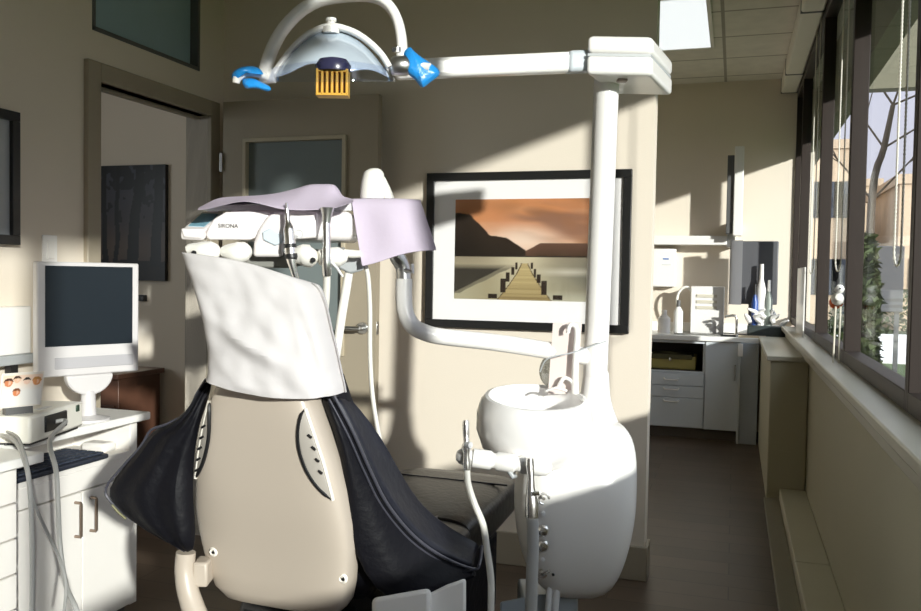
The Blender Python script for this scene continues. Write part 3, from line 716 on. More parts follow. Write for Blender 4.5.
def cover_mesh():
    mb = MB(); fr, bk = [], []
    import itertools
    Lp = [at(p[0], p[1], 1.985) for p in Lc]; Rp = [at(p[0], p[1], 1.955) for p in Rc]
    M = 28; N = 30
    def samp(A, t):
        x = t * (len(A) - 1); i = min(int(x), len(A) - 2); return A[i].lerp(A[i + 1], x - i)
    for i in range(M + 1):
        ti = i / M; a, b = samp(Lp, ti), samp(Rp, ti); T = (.05 + .09 * min(1, ti * 1.6))
        rf, rbk = [], []
        for j in range(N + 1):
            t = j / N; h = T / 2 * (1 - abs(2 * t - 1) ** 3.2) ** .5
            p = a.lerp(b, t) + DC * .03; e = cov(ti, t)
            rf.append(p - DC * h + e); rbk.append(p + DC * h * 1.4 + DC * .01)
        fr.append(rf); bk.append(rbk)
    mb.loft([fr[i] + bk[i][::-1] for i in range(M + 1)], caps=False)
    n = len(fr[0]) * 2
    mb.f.append(tuple(range(n))[::-1])
    return mb
tag(fin('headrest_cover', cover_mesh(), COVER, sub=1), 'wrinkled white paper cover slipped over the dental chair headrest', 'headrest cover')

# ------------------------------------------------------------------ dental unit (cuspidor, column, arm housing)
unit = thing('dental_unit', CF(.38, 2.66, 0), 'white dental unit with spittoon bowl and tall lamp column before the beige wall', 'dental unit')
def uring(px0, px1, py, d, hd, n=40, e=.62):
    c = at((px0 + px1) / 2, py, d); w = (px1 - px0) / 2 * d / F
    return [c + RC * w * se(math.cos(2 * PI * k / n), e) + DC * hd * se(math.sin(2 * PI * k / n), e) for k in range(n)]
body = [(578, 604, 419, 2.62, .05), (556, 619, 421, 2.62, .09), (542, 627, 428, 2.61, .115), (529, 632, 440, 2.60, .135), (519, 634, 456, 2.59, .15), (515, 634, 480, 2.58, .16), (514, 633, 505, 2.58, .16), (516, 629, 530, 2.58, .155), (521, 623, 553, 2.585, .145), (530, 616, 572, 2.59, .13), (542, 606, 585, 2.595, .11), (558, 592, 591, 2.60, .07)]
bo = fin('body', MB().loft([uring(*b) for b in body]), WHITEP, unit, sub=1)
# bowl
bc = at(536, 397, 2.50); tilt = (ZC - DC * .13 + RC * .02).normalized()
bp = [(.085, -.20), (.12, -.185), (.155, -.15), (.172, -.10), (.172, -.05), (.162, -.015), (.150, .0), (.140, .002), (.133, -.006), (.135, -.04), (.12, -.09), (.07, -.13), (.0, -.14)]
bowl = fin('spittoon_bowl', MB().lathe(bc, [(0, -.20)] + bp, tilt, 48), mat('white_ceramic', (.88, .86, .84), .16, coat=.5), unit)
fin('drain', MB().lathe(bc - tilt * .138, [(0, 0), (.022, 0), (.022, .004), (0, .004)], tilt, 20), STEEL, bowl)
rn = MB()
for k in range(9):
    a = PI * .15 + k * PI * .085
# column
colb, colt = at(593, 432, 2.66), at(607, 70, 2.62)
fin('column', MB().tube([colb, colt], [.0375, .0385], 28), WHITEP, unit)
cr2 = []
for (py, w, dd) in ((440, 30, .07), (424, 26, .06), (406, 17, .05), (392, 14.5, .044), (378, 13.3, .041), (366, 12.2, .039)):
    c = at(595 + (400 - py) * .04, py, 2.655); r = w * 2.655 / F
    cr2.append([c + RC * r * math.cos(2 * PI * k / 28) + DC * dd * math.sin(2 * PI * k / 28) for k in range(28)])
fin('column_collar', MB().loft(cr2), WHITEP, unit, sub=1)
# arm housing at the top
hx0, hx1 = at(587, 56, 2.48), at(652, 54, 2.48)
HAX = RC; HC = at(619.5, 55, 2.48)
wd = 66 * 2.48 / F; hh = 39 * 2.48 / F
def hbox(z0, z1): 
    return MB().loft([[HC + RC * x + DC * y + ZC * z for x, y in ((-wd / 2, 0), (wd / 2, 0), (wd / 2 + .125, .27), (-wd / 2 + .125, .27))] for z in (z0, z1)])
ho = fin('arm_housing', hbox(.003, hh / 2), WHITEP, unit, bevel=.016, seg=4)
fin('housing_lower', hbox(-hh / 2, -.001), WHITEP, unit, bevel=.012, seg=4)
fin('housing_seam', MB().loft([[HC + RC * x + DC * y + ZC * z for x, y in ((-wd / 2 + .004, .004), (wd / 2 - .004, .004), (wd / 2 + .119, .266), (-wd / 2 + .127, .266))] for z in (-.003, .005)]), GREYP, unit)
fin('rubber_pad', MB().box(HC + RC * .02 + DC * .06 - ZC * (hh / 2 + .003), (.03, .03, .008), (RC, DC, ZC)), mat('pad_taupe', (.35, .28, .25), .6), unit, bevel=.003)
# bracket arm for the tray
ba = [at(404, 279, 2.52), at(404, 300, 2.52), at(406, 314, 2.52), at(413, 326, 2.52), at(426, 333, 2.52), at(445, 337, 2.53), at(500, 343, 2.57), at(552, 351, 2.61), at(592, 357, 2.655)]
fin('tray_arm', MB().tube(ba, [.025, .025, .025, .025, .025, .025, .0265, .027, .028], 18, 6), WHITEP, unit)
# selector knobs on the body side
kn = [(543, 497, 'ring'), (543, 514, 'dot'), (543, 530, 'knob'), (543, 545, 'knob'), (543, 559, 'dot'), (542, 573, 'hook'), (553, 574, 'pin')]
for px, py, kd_ in kn:
    base = at(px, py, {497: 2.422, 514: 2.424, 530: 2.43, 545: 2.437, 559: 2.45, 573: 2.468, 574: 2.455}[py])
    if kd_ == 'ring':
        m = MB(); m.tube([base + RC * .015 * math.cos(2 * PI * k / 16) + ZC * .015 * math.sin(2 * PI * k / 16) - DC * .02 for k in range(13)], .0035, 8); m.tube([base + DC * .05, base - DC * .02], .005, 10); fin('control_ring', m, CHROME, unit)
    elif kd_ == 'dot': fin('indicator', MB().lathe(base - DC * .0, [(0, -.06), (.007, -.06), (.007, .004), (0, .006)], -DC, 12), LGREY, unit)
    elif kd_ == 'knob': fin('control_knob', MB().lathe(base, [(0, -.06), (.013, -.06), (.017, .0), (.017, .012), (.012, .018), (0, .02)], -DC, 18), CHROME, unit)
    elif kd_ == 'hook':
        m = MB(); m.lathe(base, [(0, -.06), (.015, -.06), (.015, .008), (0, .01)], -DC, 16); m.tube([base - DC * .01, base - DC * .03 + RC * .012 + ZC * .012, base - DC * .035 + RC * .018 + ZC * .02], .005, 8); fin('control_lever', m, CHROME, unit)
    else: fin('control_pin', MB().lathe(base, [(0, -.06), (.004, -.06), (.004, .008), (0, .01)], -DC, 10), BLACK, unit)
# drain pipes and floor mount
fin('drain_pipe', MB().tube([at(551, 578, 2.50), at(549, 596, 2.48), at(546, 640, 2.48), at(545, 690, 2.48)], .0095, 12), LGREY, unit)
fin('drain_pipe', MB().tube([at(558, 576, 2.50), at(556, 596, 2.48), at(552, 640, 2.48), at(551, 690, 2.48)], .0115, 12), LGREY, unit)
fin('mount_arm', MB().loft([[at(px, py, d) for px, py in ((500, 602), (540, 594), (578, 596), (578, 622), (500, 630))] for d in (2.53, 2.75)]), mat('mount_blue_grey', (.40, .45, .50), .4), unit, bevel=.006)
fin('floor_pedestal', MB().loft([[CF(r, d, z) for r, d in ((.2, 2.56), (.34, 2.56), (.34, 2.74), (.2, 2.74))] for z in (0, .34)]), mat('mount_blue_grey', (.40, .45, .50), .4), unit, bevel=.01)
fin('rear_cover', rb(MB(), 596, 545, 614, 572, 2.66, .06), WHITEP, unit, bevel=.008)
# holder bar
hb0, hb1 = at(460, 456, 2.36), at(547, 468, 2.36)
hd = (hb1 - hb0).normalized(); hl = (hb1 - hb0).length
pr = [(0, -.012), (.012, -.010), (.021, 0), (.024, .012), (.022, .028), (.019, .032), (.0265, .036), (.0265, .085), (.021, .092), (.021, .098), (.0265, .105), (.0265, .15), (.02, .157), (.02, .163), (.025, .17), (.025, hl - .02), (.022, hl), (.012, hl + .012), (0, hl + .014)]
hbo = fin('handpiece_holder', MB().lathe(hb0, pr, hd, 24), WHITEP, unit)
fin('holder_stay', MB().tube([at(528, 466, 2.37), at(540, 470, 2.50)], .016, 12), WHITEP, hbo)
fin('trigger', MB().tube([at(509, 471, 2.35), at(513, 477, 2.35), at(516, 475, 2.35)], .007, 10), GREYP, hbo)
# splash card, spout, clear cup dome
pc = [at(553, 323, 2.585), at(582, 322, 2.585), at(577, 394, 2.585), at(548, 394, 2.585)]
fin('splash_panel', MB().prism(pc, DC * .004), PINKP, unit, smooth=False)
sp = [at(575, 394, 2.56), at(575, 372, 2.56), at(576, 350, 2.56), at(577, 334, 2.56), at(576, 327, 2.56), at(572, 324.5, 2.555), at(569, 327, 2.55), at(568, 333, 2.55)]
fin('water_spout', MB().tube(sp, [.012, .010, .009, .008, .0075, .007, .0065, .006], 12, 4), WHITEP, unit)
dm = at(553, 371, 2.63)
fin('clear_cup_guard', MB().loft([[dm + RC * (-.042 * math.cos(a) * q) + ZC * (.052 * math.sin(a) * q) + DC * (-.022 * (1 - q * q)) for a in [2 * PI * k / 28 for k in range(28)]] for q in (.05, .3, .55, .8, 1.0)], caps=False), CLEARD, unit, solid=.002)
fin('guard_wire', MB().tube([at(540, 372, 2.49), at(545, 361, 2.48), at(555, 356, 2.48), at(575, 352, 2.52), at(606, 341, 2.58)], .0022, 6, 5), GREYP, unit)
jt = MB(); jt.tube([at(559, 386, 2.56), at(564, 378, 2.56), at(571, 381, 2.56), at(575, 388, 2.56)], .006, 8, 4); jt.tube([at(546, 391, 2.53), at(556, 388, 2.52), at(567, 391, 2.52)], .004, 8, 4)
fin('rinse_nozzle', jt, WHITEP, bowl)

# instruments on the holder bar
t = thing('saliva_ejector', at(466, 440, 2.335), 'slim chrome saliva ejector valve at the left end of the white holder bar', 'suction tip')
m = MB(); m.lathe(at(467, 470, 2.325), [(0, 0), (.010, 0), (.012, .02), (.009, .04), (.012, .055), (.013, .065), (.008, .075), (.009, .10), (.0095, .125), (.007, .135), (0, .135)], (at(466, 430, 2.33) - at(467, 470, 2.325)), 14)
fin('valve', m, CHROME, t)
fin('valve_button', MB().lathe(at(469, 445, 2.312), [(0, -.01), (.009, -.01), (.009, .006), (0, .008)], (RC - DC).normalized(), 12), LGREY, t)
fin('hose', MB().tube([at(467, 470, 2.325), at(468, 484, 2.31), at(474, 503, 2.30), at(483, 525, 2.30), at(487, 550, 2.30), at(491, 580, 2.30), at(491, 612, 2.30), at(492, 680, 2.32)], [.0085] + [.0095] * 7, 10, 6), HOSEW, t)
t = thing('suction_handpiece', at(531, 480, 2.31), 'chrome suction handpiece on a thick grey hose at the right end of the holder bar', 'suction tip')
m = MB(); m.tube([at(530, 458, 2.315), at(530, 465, 2.315), at(531, 478, 2.31), at(531, 490, 2.31), at(532, 503, 2.31), at(532, 517, 2.31)], [.010, .012, .010, .013, .019, .019], 14, 3)
fin('handle', m, CHROME, t); fin('lever', MB().tube([at(533, 494, 2.29), at(540, 493, 2.285)], .006, 8), CHROME, t)
fin('hose', MB().tube([at(532, 514, 2.31), at(533, 540, 2.31), at(532, 575, 2.31), at(531, 620, 2.31), at(531, 700, 2.31)], .0165, 14, 4), HOSE, t)

# ------------------------------------------------------------------ operating light
ol = thing('operating_light', at(330, 80, 2.28), 'white dental operating lamp with curved yoke and bluish reflector hung over the chair', 'operating lamp')
def boxarm(p0, p1, h0, h1, w0, w1):
    d = (p1 - p0).normalized(); y = d.cross(ZC).normalized()
    return MB().loft([[p + ZC * (h * sz) + y * (w * sy) for sz, sy in ((-.5, -.5), (-.5, .5), (.5, .5), (.5, -.5))] for p, h, w in ((p0, h0, w0), (p1, h1, w1))])
fin('support_arm', boxarm(at(396, 70, 2.42), at(572, 62.5, 2.52), .056, .060, .04, .045), WHITEP, ol, bevel=.012, seg=3)
fin('arm_sleeve', boxarm(at(566, 62.5, 2.51), at(592, 61.5, 2.54), .064, .064, .05, .05), mat('sleeve_shadow', (.52, .56, .60), .4), ol, bevel=.012, seg=3)  # sleeve colour holds the shadow of the arm housing
yk = [at(264, 76, 2.24), at(267, 64, 2.25), at(274, 45, 2.27), at(285, 27, 2.29), at(302, 10, 2.31), at(322, 0, 2.33), at(350, -4, 2.35), at(374, -3, 2.36), at(389, 6, 2.37), at(398, 22, 2.37), at(402, 44, 2.36), at(401, 62, 2.35)]
def ribbon(pts, wa, th, smooth=5):
    P = []
    for i in range(len(pts) - 1):
        p0 = pts[max(i - 1, 0)]; p1 = pts[i]; p2 = pts[i + 1]; p3 = pts[min(i + 2, len(pts) - 1)]
        for k in range(smooth):
            t = k / smooth; P.append(.5 * ((2 * p1) + (p2 - p0) * t + (2 * p0 - 5 * p1 + 4 * p2 - p3) * t * t + (3 * p1 - p0 - 3 * p2 + p3) * t ** 3))
    P.append(pts[-1]); rings = []
    for i, p in enumerate(P):
        t = (P[min(i + 1, len(P) - 1)] - P[max(i - 1, 0)]).normalized(); nrm = t.cross(DC).normalized()
        w_ = wa if not callable(wa) else wa(i / (len(P) - 1))
        rings.append([p + nrm * (w_ * .5 * se(math.cos(2 * PI * k / 14), .6)) + DC * (th * .5 * se(math.sin(2 * PI * k / 14), .6)) for k in range(14)])
    return MB().loft(rings)
fin('yoke', ribbon(yk, lambda t: .031 - .004 * math.sin(PI * t), .05), WHITEP, ol)
rim = [at(272, 78, 2.24), at(283, 62, 2.25), at(296, 46, 2.255), at(312, 33, 2.26), at(331, 27, 2.26), at(350, 31, 2.26), at(366, 40, 2.26), at(381, 54, 2.255), at(390, 68, 2.25)]
fin('reflector_rim', ribbon(rim, .017, .035), WHITEP, ol)
fin('rim_knob', MB().lathe(at(331, 30, 2.255), [(0, -.01), (.022, -.01), (.022, .006), (.011, .010), (.010, .02), (.014, .022), (.014, .03), (0, .031)], ZC, 18), WHITEP, ol)
rows = []
for i in range(13):
    ti = i / 12; r = []
    for k in range(29):
        x = -1 + 2 * k / 28; yt = 31 + 45 * abs(x) ** 2.1; yb = 67 + 11 * abs(x) ** 2 + 5 * math.sin(5.2 * x + .4) * (1 - x * x)
        r.append(at(331 + 58 * x, yt + (max(yb, yt + 1.5) - yt) * ti, 2.275 - .12 * (1 - x * x) ** .5 * math.sin(PI / 2 * ti) ** .8))
    rows.append(r)
fin('reflector', MB().grid(rows), REFL, ol, solid=.004, sub=1)
rows = []
for i in range(7):
    ti = i / 6; r = []
    for k in range(25):
        a = PI * k / 24; x = -math.cos(a)
        r.append(at(331 + (60 + 5 * ti) * x, 60 + 22 * ti + 8 * abs(x) ** 2 * (1 - ti), 2.25 - .13 * math.sin(a)))
    rows.append(r)
fin('clear_shield', MB().grid(rows), CLEAR, ol, solid=.002, sub=1)
# amber lamp socket
s0 = at(333, 84, 2.15)
am = MB(); k = 2.15 / F
am.box(s0 + ZC * 12 * k, (32 * k, .04, 3 * k), (RC, DC, ZC)); am.box(s0 - ZC * 11.5 * k, (32 * k, .04, 2.5 * k), (RC, DC, ZC))
for q in range(7): am.box(s0 + RC * ((q - 3) * 4.9 * k), (2.3 * k, .04, 24 * k), (RC, DC, ZC))
lc = fin('lamp_cage', am, AMBER, ol, bevel=.001)
fin('cage_core', MB().box(s0 + DC * .006, (29 * k, .02, 20 * k), (RC, DC, ZC)), mat('cage_dark', (.10, .05, .02), .5), lc)
fin('bulb_cap', MB().loft([[s0 + ZC * (z * k) + RC * (w_ * k * math.cos(2 * PI * q / 20)) + DC * (.035 * w_ / 18 * math.sin(2 * PI * q / 20)) for q in range(20)] for z, w_ in ((12, 17), (18, 18), (24, 14), (26, 6))]), mat('bulb_navy', (.03, .03, .07), .25), ol)
# pivots
pv = MB(); pv.lathe(at(395, 66, 2.26), [(0, -.01), (.022, -.01), (.027, .0), (.027, .03), (.02, .04), (0, .04)], RC, 18); pv.lathe(at(397, 52, 2.30), [(0, 0), (.010, 0), (.010, .012), (0, .012)], ZC, 10)
fin('pivot', pv, STEEL, ol); fin('pivot_screw', MB().lathe(at(394, 50, 2.27), [(0, 0), (.006, 0), (.006, .006), (0, .006)], -DC, 10), BLACK, ol)
fin('pivot', MB().lathe(at(268, 76, 2.24), [(0, -.02), (.018, -.02), (.02, .0), (.018, .02), (0, .02)], RC, 16), WHITEP, ol)
fin('grip', MB().tube([at(268, 78, 2.23), at(258, 73, 2.21), at(246, 72, 2.20), at(238, 77, 2.19), at(236, 83, 2.19)], [.008, .012, .013, .012, .009], 12, 4), WHITEP, ol)
fin('grip', MB().tube([at(400, 66, 2.27), at(415, 66, 2.26), at(430, 68, 2.25)], .013, 12), WHITEP, ol)
def wrap(name, poly, d, label, bulge=.02):
    cxp = sum(p[0] for p in poly) / len(poly); cyp = sum(p[1] for p in poly) / len(poly); n = len(poly); rings = []
    for dd, q in ((-bulge, .45), (-bulge * .8, .75), (0, 1), (bulge, .8), (bulge * 1.2, .45)):
        rings.append([at(cxp + (p[0] - cxp) * q, cyp + (p[1] - cyp) * q, d + dd + .01 * nz2(p[0], p[1], .3)) for p in poly])
    return tag(fin(name, MB().loft(rings), BLUE, sub=1), label, 'barrier film', 'blue films on the lamp handles')
wrap('barrier_film', [(401, 51), (406, 47), (410, 44), (413, 50), (424, 58), (436, 65), (444, 73), (438, 79), (430, 84), (423, 91), (419, 87), (415, 80), (408, 76), (402, 70), (405, 62)], 2.26, 'crumpled bright blue film wrapped on the right lamp handle before the arm')
wrap('barrier_film', [(231, 72), (238, 67), (248, 65), (258, 66), (263, 70), (266, 76), (261, 74), (250, 71), (241, 73), (236, 80), (232, 82), (230, 77)], 2.19, 'bright blue film strip looped over the top of the left lamp handle', .016)
wrap('barrier_film', [(240, 79), (247, 77), (255, 78), (262, 82), (272, 86), (273, 91), (268, 93), (260, 89), (252, 88), (245, 90), (242, 85)], 2.195, 'loose blue film tail hanging under the left lamp handle', .014)

# ------------------------------------------------------------------ instrument tray console
tr = thing('instrument_console', at(290, 262, 2.45), 'white dental instrument console with a small teal display, behind the covered headrest', 'instrument console')
o = MB(); rb(o, 226, 210, 352, 240, 2.40, .20)
con = fin('console_body', o, mat('console_white', (.83, .79, .78), .3, coat=.2), tr, bevel=.022, seg=4)
def lobe(poly, d0, d1): return MB().loft([[at(x, y, d) for x, y in poly] for d in (d0, d1)])
fin('console_pod', lobe([(208, 228), (214, 219), (226, 212), (268, 211), (271, 214), (262, 230), (255, 238), (250, 240), (209, 240), (206, 236)], 2.365, 2.55), mat('console_white', (.83, .79, .78)), tr, bevel=.008, seg=3)
fin('console_pod', lobe([(253, 257), (254, 243), (259, 229), (267, 217), (275, 212), (300, 210), (318, 212), (318, 238), (284, 240), (283, 257)], 2.345, 2.5), mat('console_white', (.83, .79, .78)), tr, bevel=.010, seg=3)
fin('blue_cap', lobe([(262, 232), (270, 228), (281, 234), (283, 243), (275, 246), (263, 240)], 2.338, 2.36), mat('pale_blue_cap', (.62, .70, .76), .3), tr, bevel=.004)
# slanted touch panel
a, b, c, d = at(180, 230, 2.36), at(204, 231, 2.36), at(226, 212, 2.52), at(201, 211, 2.52)
tp = MB(); tp.prism([a, b, c, d], V((0, 0, -.028))); pan = fin('touch_panel', tp, mat('console_white', (.83, .79, .78)), tr, bevel=.008, seg=3)
up = (b - a).cross(d - a).normalized(); up = up if up.z > 0 else -up
def pp(s, t): return a.lerp(b, s).lerp(d.lerp(c, s), t) + up * .0015
fin('display', MB().prism([pp(.16, .2), pp(.82, .2), pp(.82, .85), pp(.16, .85)], -up * .003), TEAL, pan, smooth=False)
fin('panel_front', MB().prism([at(180, 228, 2.355), at(205, 229, 2.355), at(202, 239, 2.355), at(183, 238, 2.355)], DC * .05), mat('console_white', (.83, .79, .78)), pan, bevel=.006)
# logo lettering
fc = bpy.data.curves.new('logo', 'FONT'); fc.body = 'SIRONA'; fc.size = .0155; fc.extrude = .0004; fc.align_x = 'CENTER'; fc.align_y = 'CENTER'
to = bpy.data.objects.new('logo_tmp', fc); COL.objects.link(to); bpy.context.view_layer.update()
me = bpy.data.meshes.new_from_object(to.evaluated_get(bpy.context.evaluated_depsgraph_get())); bpy.data.objects.remove(to)
lo = bpy.data.objects.new('logo', me); COL.objects.link(lo); lp = at(228, 226, 2.363)
lo.rotation_euler = (PI / 2, 0, YAW); lo.parent = tr; lo.location = lp - WPOS[tr.name]; me.materials.clear(); me.materials.append(BLACK); WPOS[lo.name] = lp
# underside plate and holders
fin('under_plate', lobe([(240, 255), (345, 247), (347, 256), (290, 268), (246, 268)], 2.40, 2.56), mat('under_grey', (.22, .22, .20), .5), tr, bevel=.005)
def blob(name, pts, r, m, parent): return fin(name, MB().tube([at(*p) for p in pts], r, 14, 4), m, parent)
HW = mat('holder_ivory', (.86, .84, .78), .32, coat=.2)
blob('holder', [(187, 250, 2.33), (192, 249, 2.33), (200, 251, 2.33), (210, 252, 2.33), (217, 253, 2.34)], [.012, .016, .026, .030, .022], HW, tr)
blob('holder', [(221, 252, 2.33), (228, 252, 2.33), (237, 253, 2.33), (245, 252, 2.34), (250, 252, 2.35)], [.012, .022, .031, .028, .012], HW, tr)
blob('holder', [(296, 256, 2.33), (303, 255, 2.33), (310, 256, 2.33), (316, 254, 2.34)], [.022, .03, .032, .012], HW, tr)
blob('holder', [(319, 258, 2.32), (328, 257, 2.33), (338, 257, 2.34), (346, 257, 2.35)], [.02, .026, .028, .014], HW, tr)
blob('holder', [(344, 253, 2.36), (352, 254, 2.36), (361, 254, 2.36)], [.011, .012, .010], HW, tr)
for (px, py, dd) in ((194, 253, 2.305), (313, 260, 2.3)): fin('holder_hole', MB().lathe(at(px, py, dd), [(0, -.004), (.007, -.004), (.007, .003), (0, .003)], -DC, 10), BLACK, tr)
fin('hose_bracket', lobe([(338, 258), (362, 256), (364, 270), (350, 274), (338, 268)], 2.40, 2.46), GREYP, tr, bevel=.006)
fin('tray_top', lobe([(205, 205), (352, 203), (418, 203), (418, 210), (352, 211), (205, 211)], 2.42, 2.62), LGREY, tr, bevel=.004)
# arm head: joint and upright knob
fin('arm_joint', MB().tube([at(404, 282, 2.52), at(403, 268, 2.52), at(398, 258, 2.51), at(393, 250, 2.5)], [.021, .022, .024, .02], 14, 3), STEEL, tr)
fin('joint_lever', MB().tube([at(405, 270, 2.50), at(413, 272, 2.49), at(412, 264, 2.49)], .006, 8), STEEL, tr)
fin('arm_cap', MB().tube([at(373, 215, 2.56), at(372, 195, 2.56), at(373, 182, 2.56), at(374, 173, 2.56), at(374, 169, 2.56)], [.036, .036, .035, .030, .016], 18, 3), HW, tr)
fin('arm_strut', MB().tube([at(381, 178, 2.57), at(389, 198, 2.58), at(394, 225, 2.58), at(396, 252, 2.54)], [.012, .016, .018, .018], 12, 3), HW, tr)

# instruments
t = thing('syringe_handpiece', at(290, 240, 2.31), 'chrome handpiece with black rings standing in the holder left of the tray middle', 'handpiece')
hp_ = [at(287, 209, 2.30), at(288, 222, 2.30), at(289, 229, 2.30), at(290, 242, 2.30), at(291, 256, 2.30), at(293, 268, 2.30), at(297, 282, 2.31)]
fin('body', MB().tube(hp_, [.0055, .0075, .015, .0155, .0165, .010, .008], 14, 3), CHROME, t)
fin('tip', MB().tube([at(287, 212, 2.30), at(286.5, 203, 2.30)], .004, 8), CHROME, t)
fin('ring', MB().tube([at(290, 244, 2.30), at(290.3, 248, 2.30)], .0172, 14), BLACK, t); fin('ring', MB().tube([at(291, 254, 2.30), at(291.5, 258, 2.30)], .0172, 14), BLACK, t)
fin('sleeve', MB().tube([at(291.5, 258, 2.30), at(292.5, 264, 2.30)], [.0165, .009], 14), BLACK, t)
m = MB(); c_ = at(299, 234, 2.30); m.tube([c_ + RC * .011 * math.cos(2 * PI * q / 16) + ZC * .011 * math.sin(2 * PI * q / 16) for q in range(17)], .002, 6); fin('finger_loop', m, LGREY, t)
t = thing('suction_tip', at(327, 240, 2.31), 'chrome tube with a flared grey funnel top standing right of the black-ringed handpiece', 'handpiece')
fin('tube', MB().tube([at(326.5, 222, 2.30), at(326.5, 240, 2.30), at(326.5, 262, 2.30), at(327, 275, 2.31)], [.011, .011, .013, .013], 14, 3), CHROME, t)
fin('funnel', MB().tube([at(326.5, 223, 2.30), at(327, 215, 2.30), at(327, 208, 2.30)], [.011, .014, .020], 14), STEEL, t)
fin('hose', MB().tube([at(327, 273, 2.31), at(326, 300, 2.33), at(322, 330, 2.36), at(316, 380, 2.4), at(322, 420, 2.42), at(350, 450, 2.42), at(395, 420, 2.5), at(402, 360, 2.52)][:5], [.010] * 5, 10, 5), HOSEW, t)
fin('spray_lever', MB().tube([at(331, 262, 2.30), at(337, 268, 2.30), at(343, 277, 2.30)], [.004, .004, .003], 8), LGREY, t)
t = thing('hanging_handpiece', at(346, 300, 2.43), 'ivory handpiece tube slanting down behind the right edge of the headrest cover', 'handpiece')
fin('tube', MB().tube([at(350, 266, 2.42), at(346, 290, 2.42), at(341, 320, 2.42), at(337, 350, 2.42), at(330, 400, 2.42)], [.012, .013, .013, .012, .01], 12, 3), HW, t)
fin('connector', MB().tube([at(350.5, 262, 2.42), at(349, 272, 2.42)], .014, 12), GREYP, t)
hs = MB().tube([at(364, 262, 2.43), at(368, 276, 2.43), at(370, 310, 2.44), at(370, 350, 2.45), at(372, 390, 2.46), at(377, 425, 2.47), at(384, 460, 2.5), at(388, 500, 2.55)], .0065, 10, 6)
tag(fin('console_hose', hs, HOSEW), 'thin pale hose dropping from the console past the door handle to the chair', 'hose')

# lilac papers
def sheet(name, top, bot, dt, db, label, sag=0, n=30, rows=8, back=0):
    def smp(A, t):
        x = t * (len(A) - 1); i = min(int(x), len(A) - 2); f = x - i
        p0 = A[max(i - 1, 0)]; p1 = A[i]; p2 = A[i + 1]; p3 = A[min(i + 2, len(A) - 1)]
        q = lambda k: .5 * (2 * p1[k] + (p2[k] - p0[k]) * f + (2 * p0[k] - 5 * p1[k] + 4 * p2[k] - p3[k]) * f * f + (3 * p1[k] - p0[k] - 3 * p2[k] + p3[k]) * f ** 3)
        return q(0), q(1)
    R = []
    if back:
        R.append([at(*smp(top, k / n), dt) + DC * back - ZC * .012 for k in range(n + 1)])
        R.append([at(*smp(top, k / n), dt) + DC * back * .4 + ZC * .002 for k in range(n + 1)])
    for i in range(rows + 1):
        ti = i / rows; r = []
        for k in range(n + 1):
            a, b = smp(top, k / n), smp(bot, k / n)
            r.append(at(a[0] + (b[0] - a[0]) * ti, a[1] + (b[1] - a[1]) * ti, dt + (db - dt) * ti) + DC * sag * math.sin(PI * ti) * math.sin(k / n * 9))
        R.append(r)
    return tag(fin(name, MB().grid(R), PURPLE, solid=.0012, sub=1), label, 'paper sheet', 'lilac papers on the console')
sheet('tray_paper', [(198, 208), (207, 203), (217, 198), (232, 196.5), (249, 195.7), (265, 194.5), (280, 192), (296, 188), (309, 184), (322, 183.5), (333, 184), (337, 190), (342, 196), (353, 199)],
      [(197, 210), (208, 209), (220, 206), (233, 203), (245, 201.5), (258, 203.5), (270, 206.5), (280, 209), (290, 210), (302, 210.5), (316, 210), (333, 208.5), (345, 205), (354, 202)], 2.44, 2.30, 'long wavy lilac paper laid over the top of the console', .004, back=.14)
sheet('tray_paper', [(351, 198), (366, 197.5), (384, 197.5), (402, 198), (420, 199)], [(362, 267), (380, 262), (398, 256), (416, 252), (437, 250.5)], 2.42, 2.36, 'square lilac paper hanging down the right end of the console', .006, back=.14)

# ------------------------------------------------------------------ far counter
YC = 7.25
zc = ony(700, 336, YC).z - .0
def fx_(px, py=380, Y=YC): return ony(px, py, Y).x
t = thing('base_cabinet', (fx_(690), 7.5, 0), 'white base cabinet with open niche, three drawers and a door under the far counter', 'cabinet')
xa, xb, xc, xd = -1.5, fx_(704.5), fx_(739), fx_(739) 
zb0 = ony(700, 429, YC).z; zn1 = ony(680, 343, YC).z; zn0 = ony(680, 371, YC).z
c = MB(); c.mm(xa, xb, YC + .02, YF - .01, zb0, zn0 - .01); c.mm(xb - .018, xc, YC + .02, YF - .01, zb0, zc - .04); c.mm(xa, xb, YF - .06, YF - .01, zn0, zn1); c.mm(xa, xb, YC + .01, YF - .06, zn0 - .015, zn0); c.mm(xa, xb, YC + .01, YF - .01, zn1, zc - .04)
fin('carcass', c, CABW, t, bevel=.002)
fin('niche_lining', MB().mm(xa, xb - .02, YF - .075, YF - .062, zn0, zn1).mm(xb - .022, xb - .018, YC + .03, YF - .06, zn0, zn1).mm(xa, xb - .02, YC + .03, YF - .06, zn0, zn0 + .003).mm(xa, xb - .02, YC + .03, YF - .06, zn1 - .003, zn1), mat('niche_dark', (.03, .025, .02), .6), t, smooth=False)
fin('plinth', MB().mm(xa, xc, YC + .06, YF - .02, 0, zb0), mat('plinth_brown', (.12, .10, .08), .6), t)
zd = [zn0 - .02, ony(680, 386, YC).z, ony(680, 398, YC).z, zb0]
for i in range(3):
    d = fin('drawer', MB().mm(xa, xb - .004, YC, YC + .02, zd[i + 1] + .004, zd[i]), CABW, t, bevel=.003)
    h0, h1 = fx_(664), fx_(679); zh = zd[i] - .022 if i else zd[i] - .045
    fin('handle', MB().tube([(h0, YC, zh), (h0 + .01, YC - .025, zh - .008), (h1 - .01, YC - .025, zh - .008), (h1, YC, zh)], .007, 8), WHITEP, d)
d = fin('door', MB().mm(xb + .002, xc - .002, YC, YC + .02, zb0, zc - .045), CABW, t, bevel=.003)
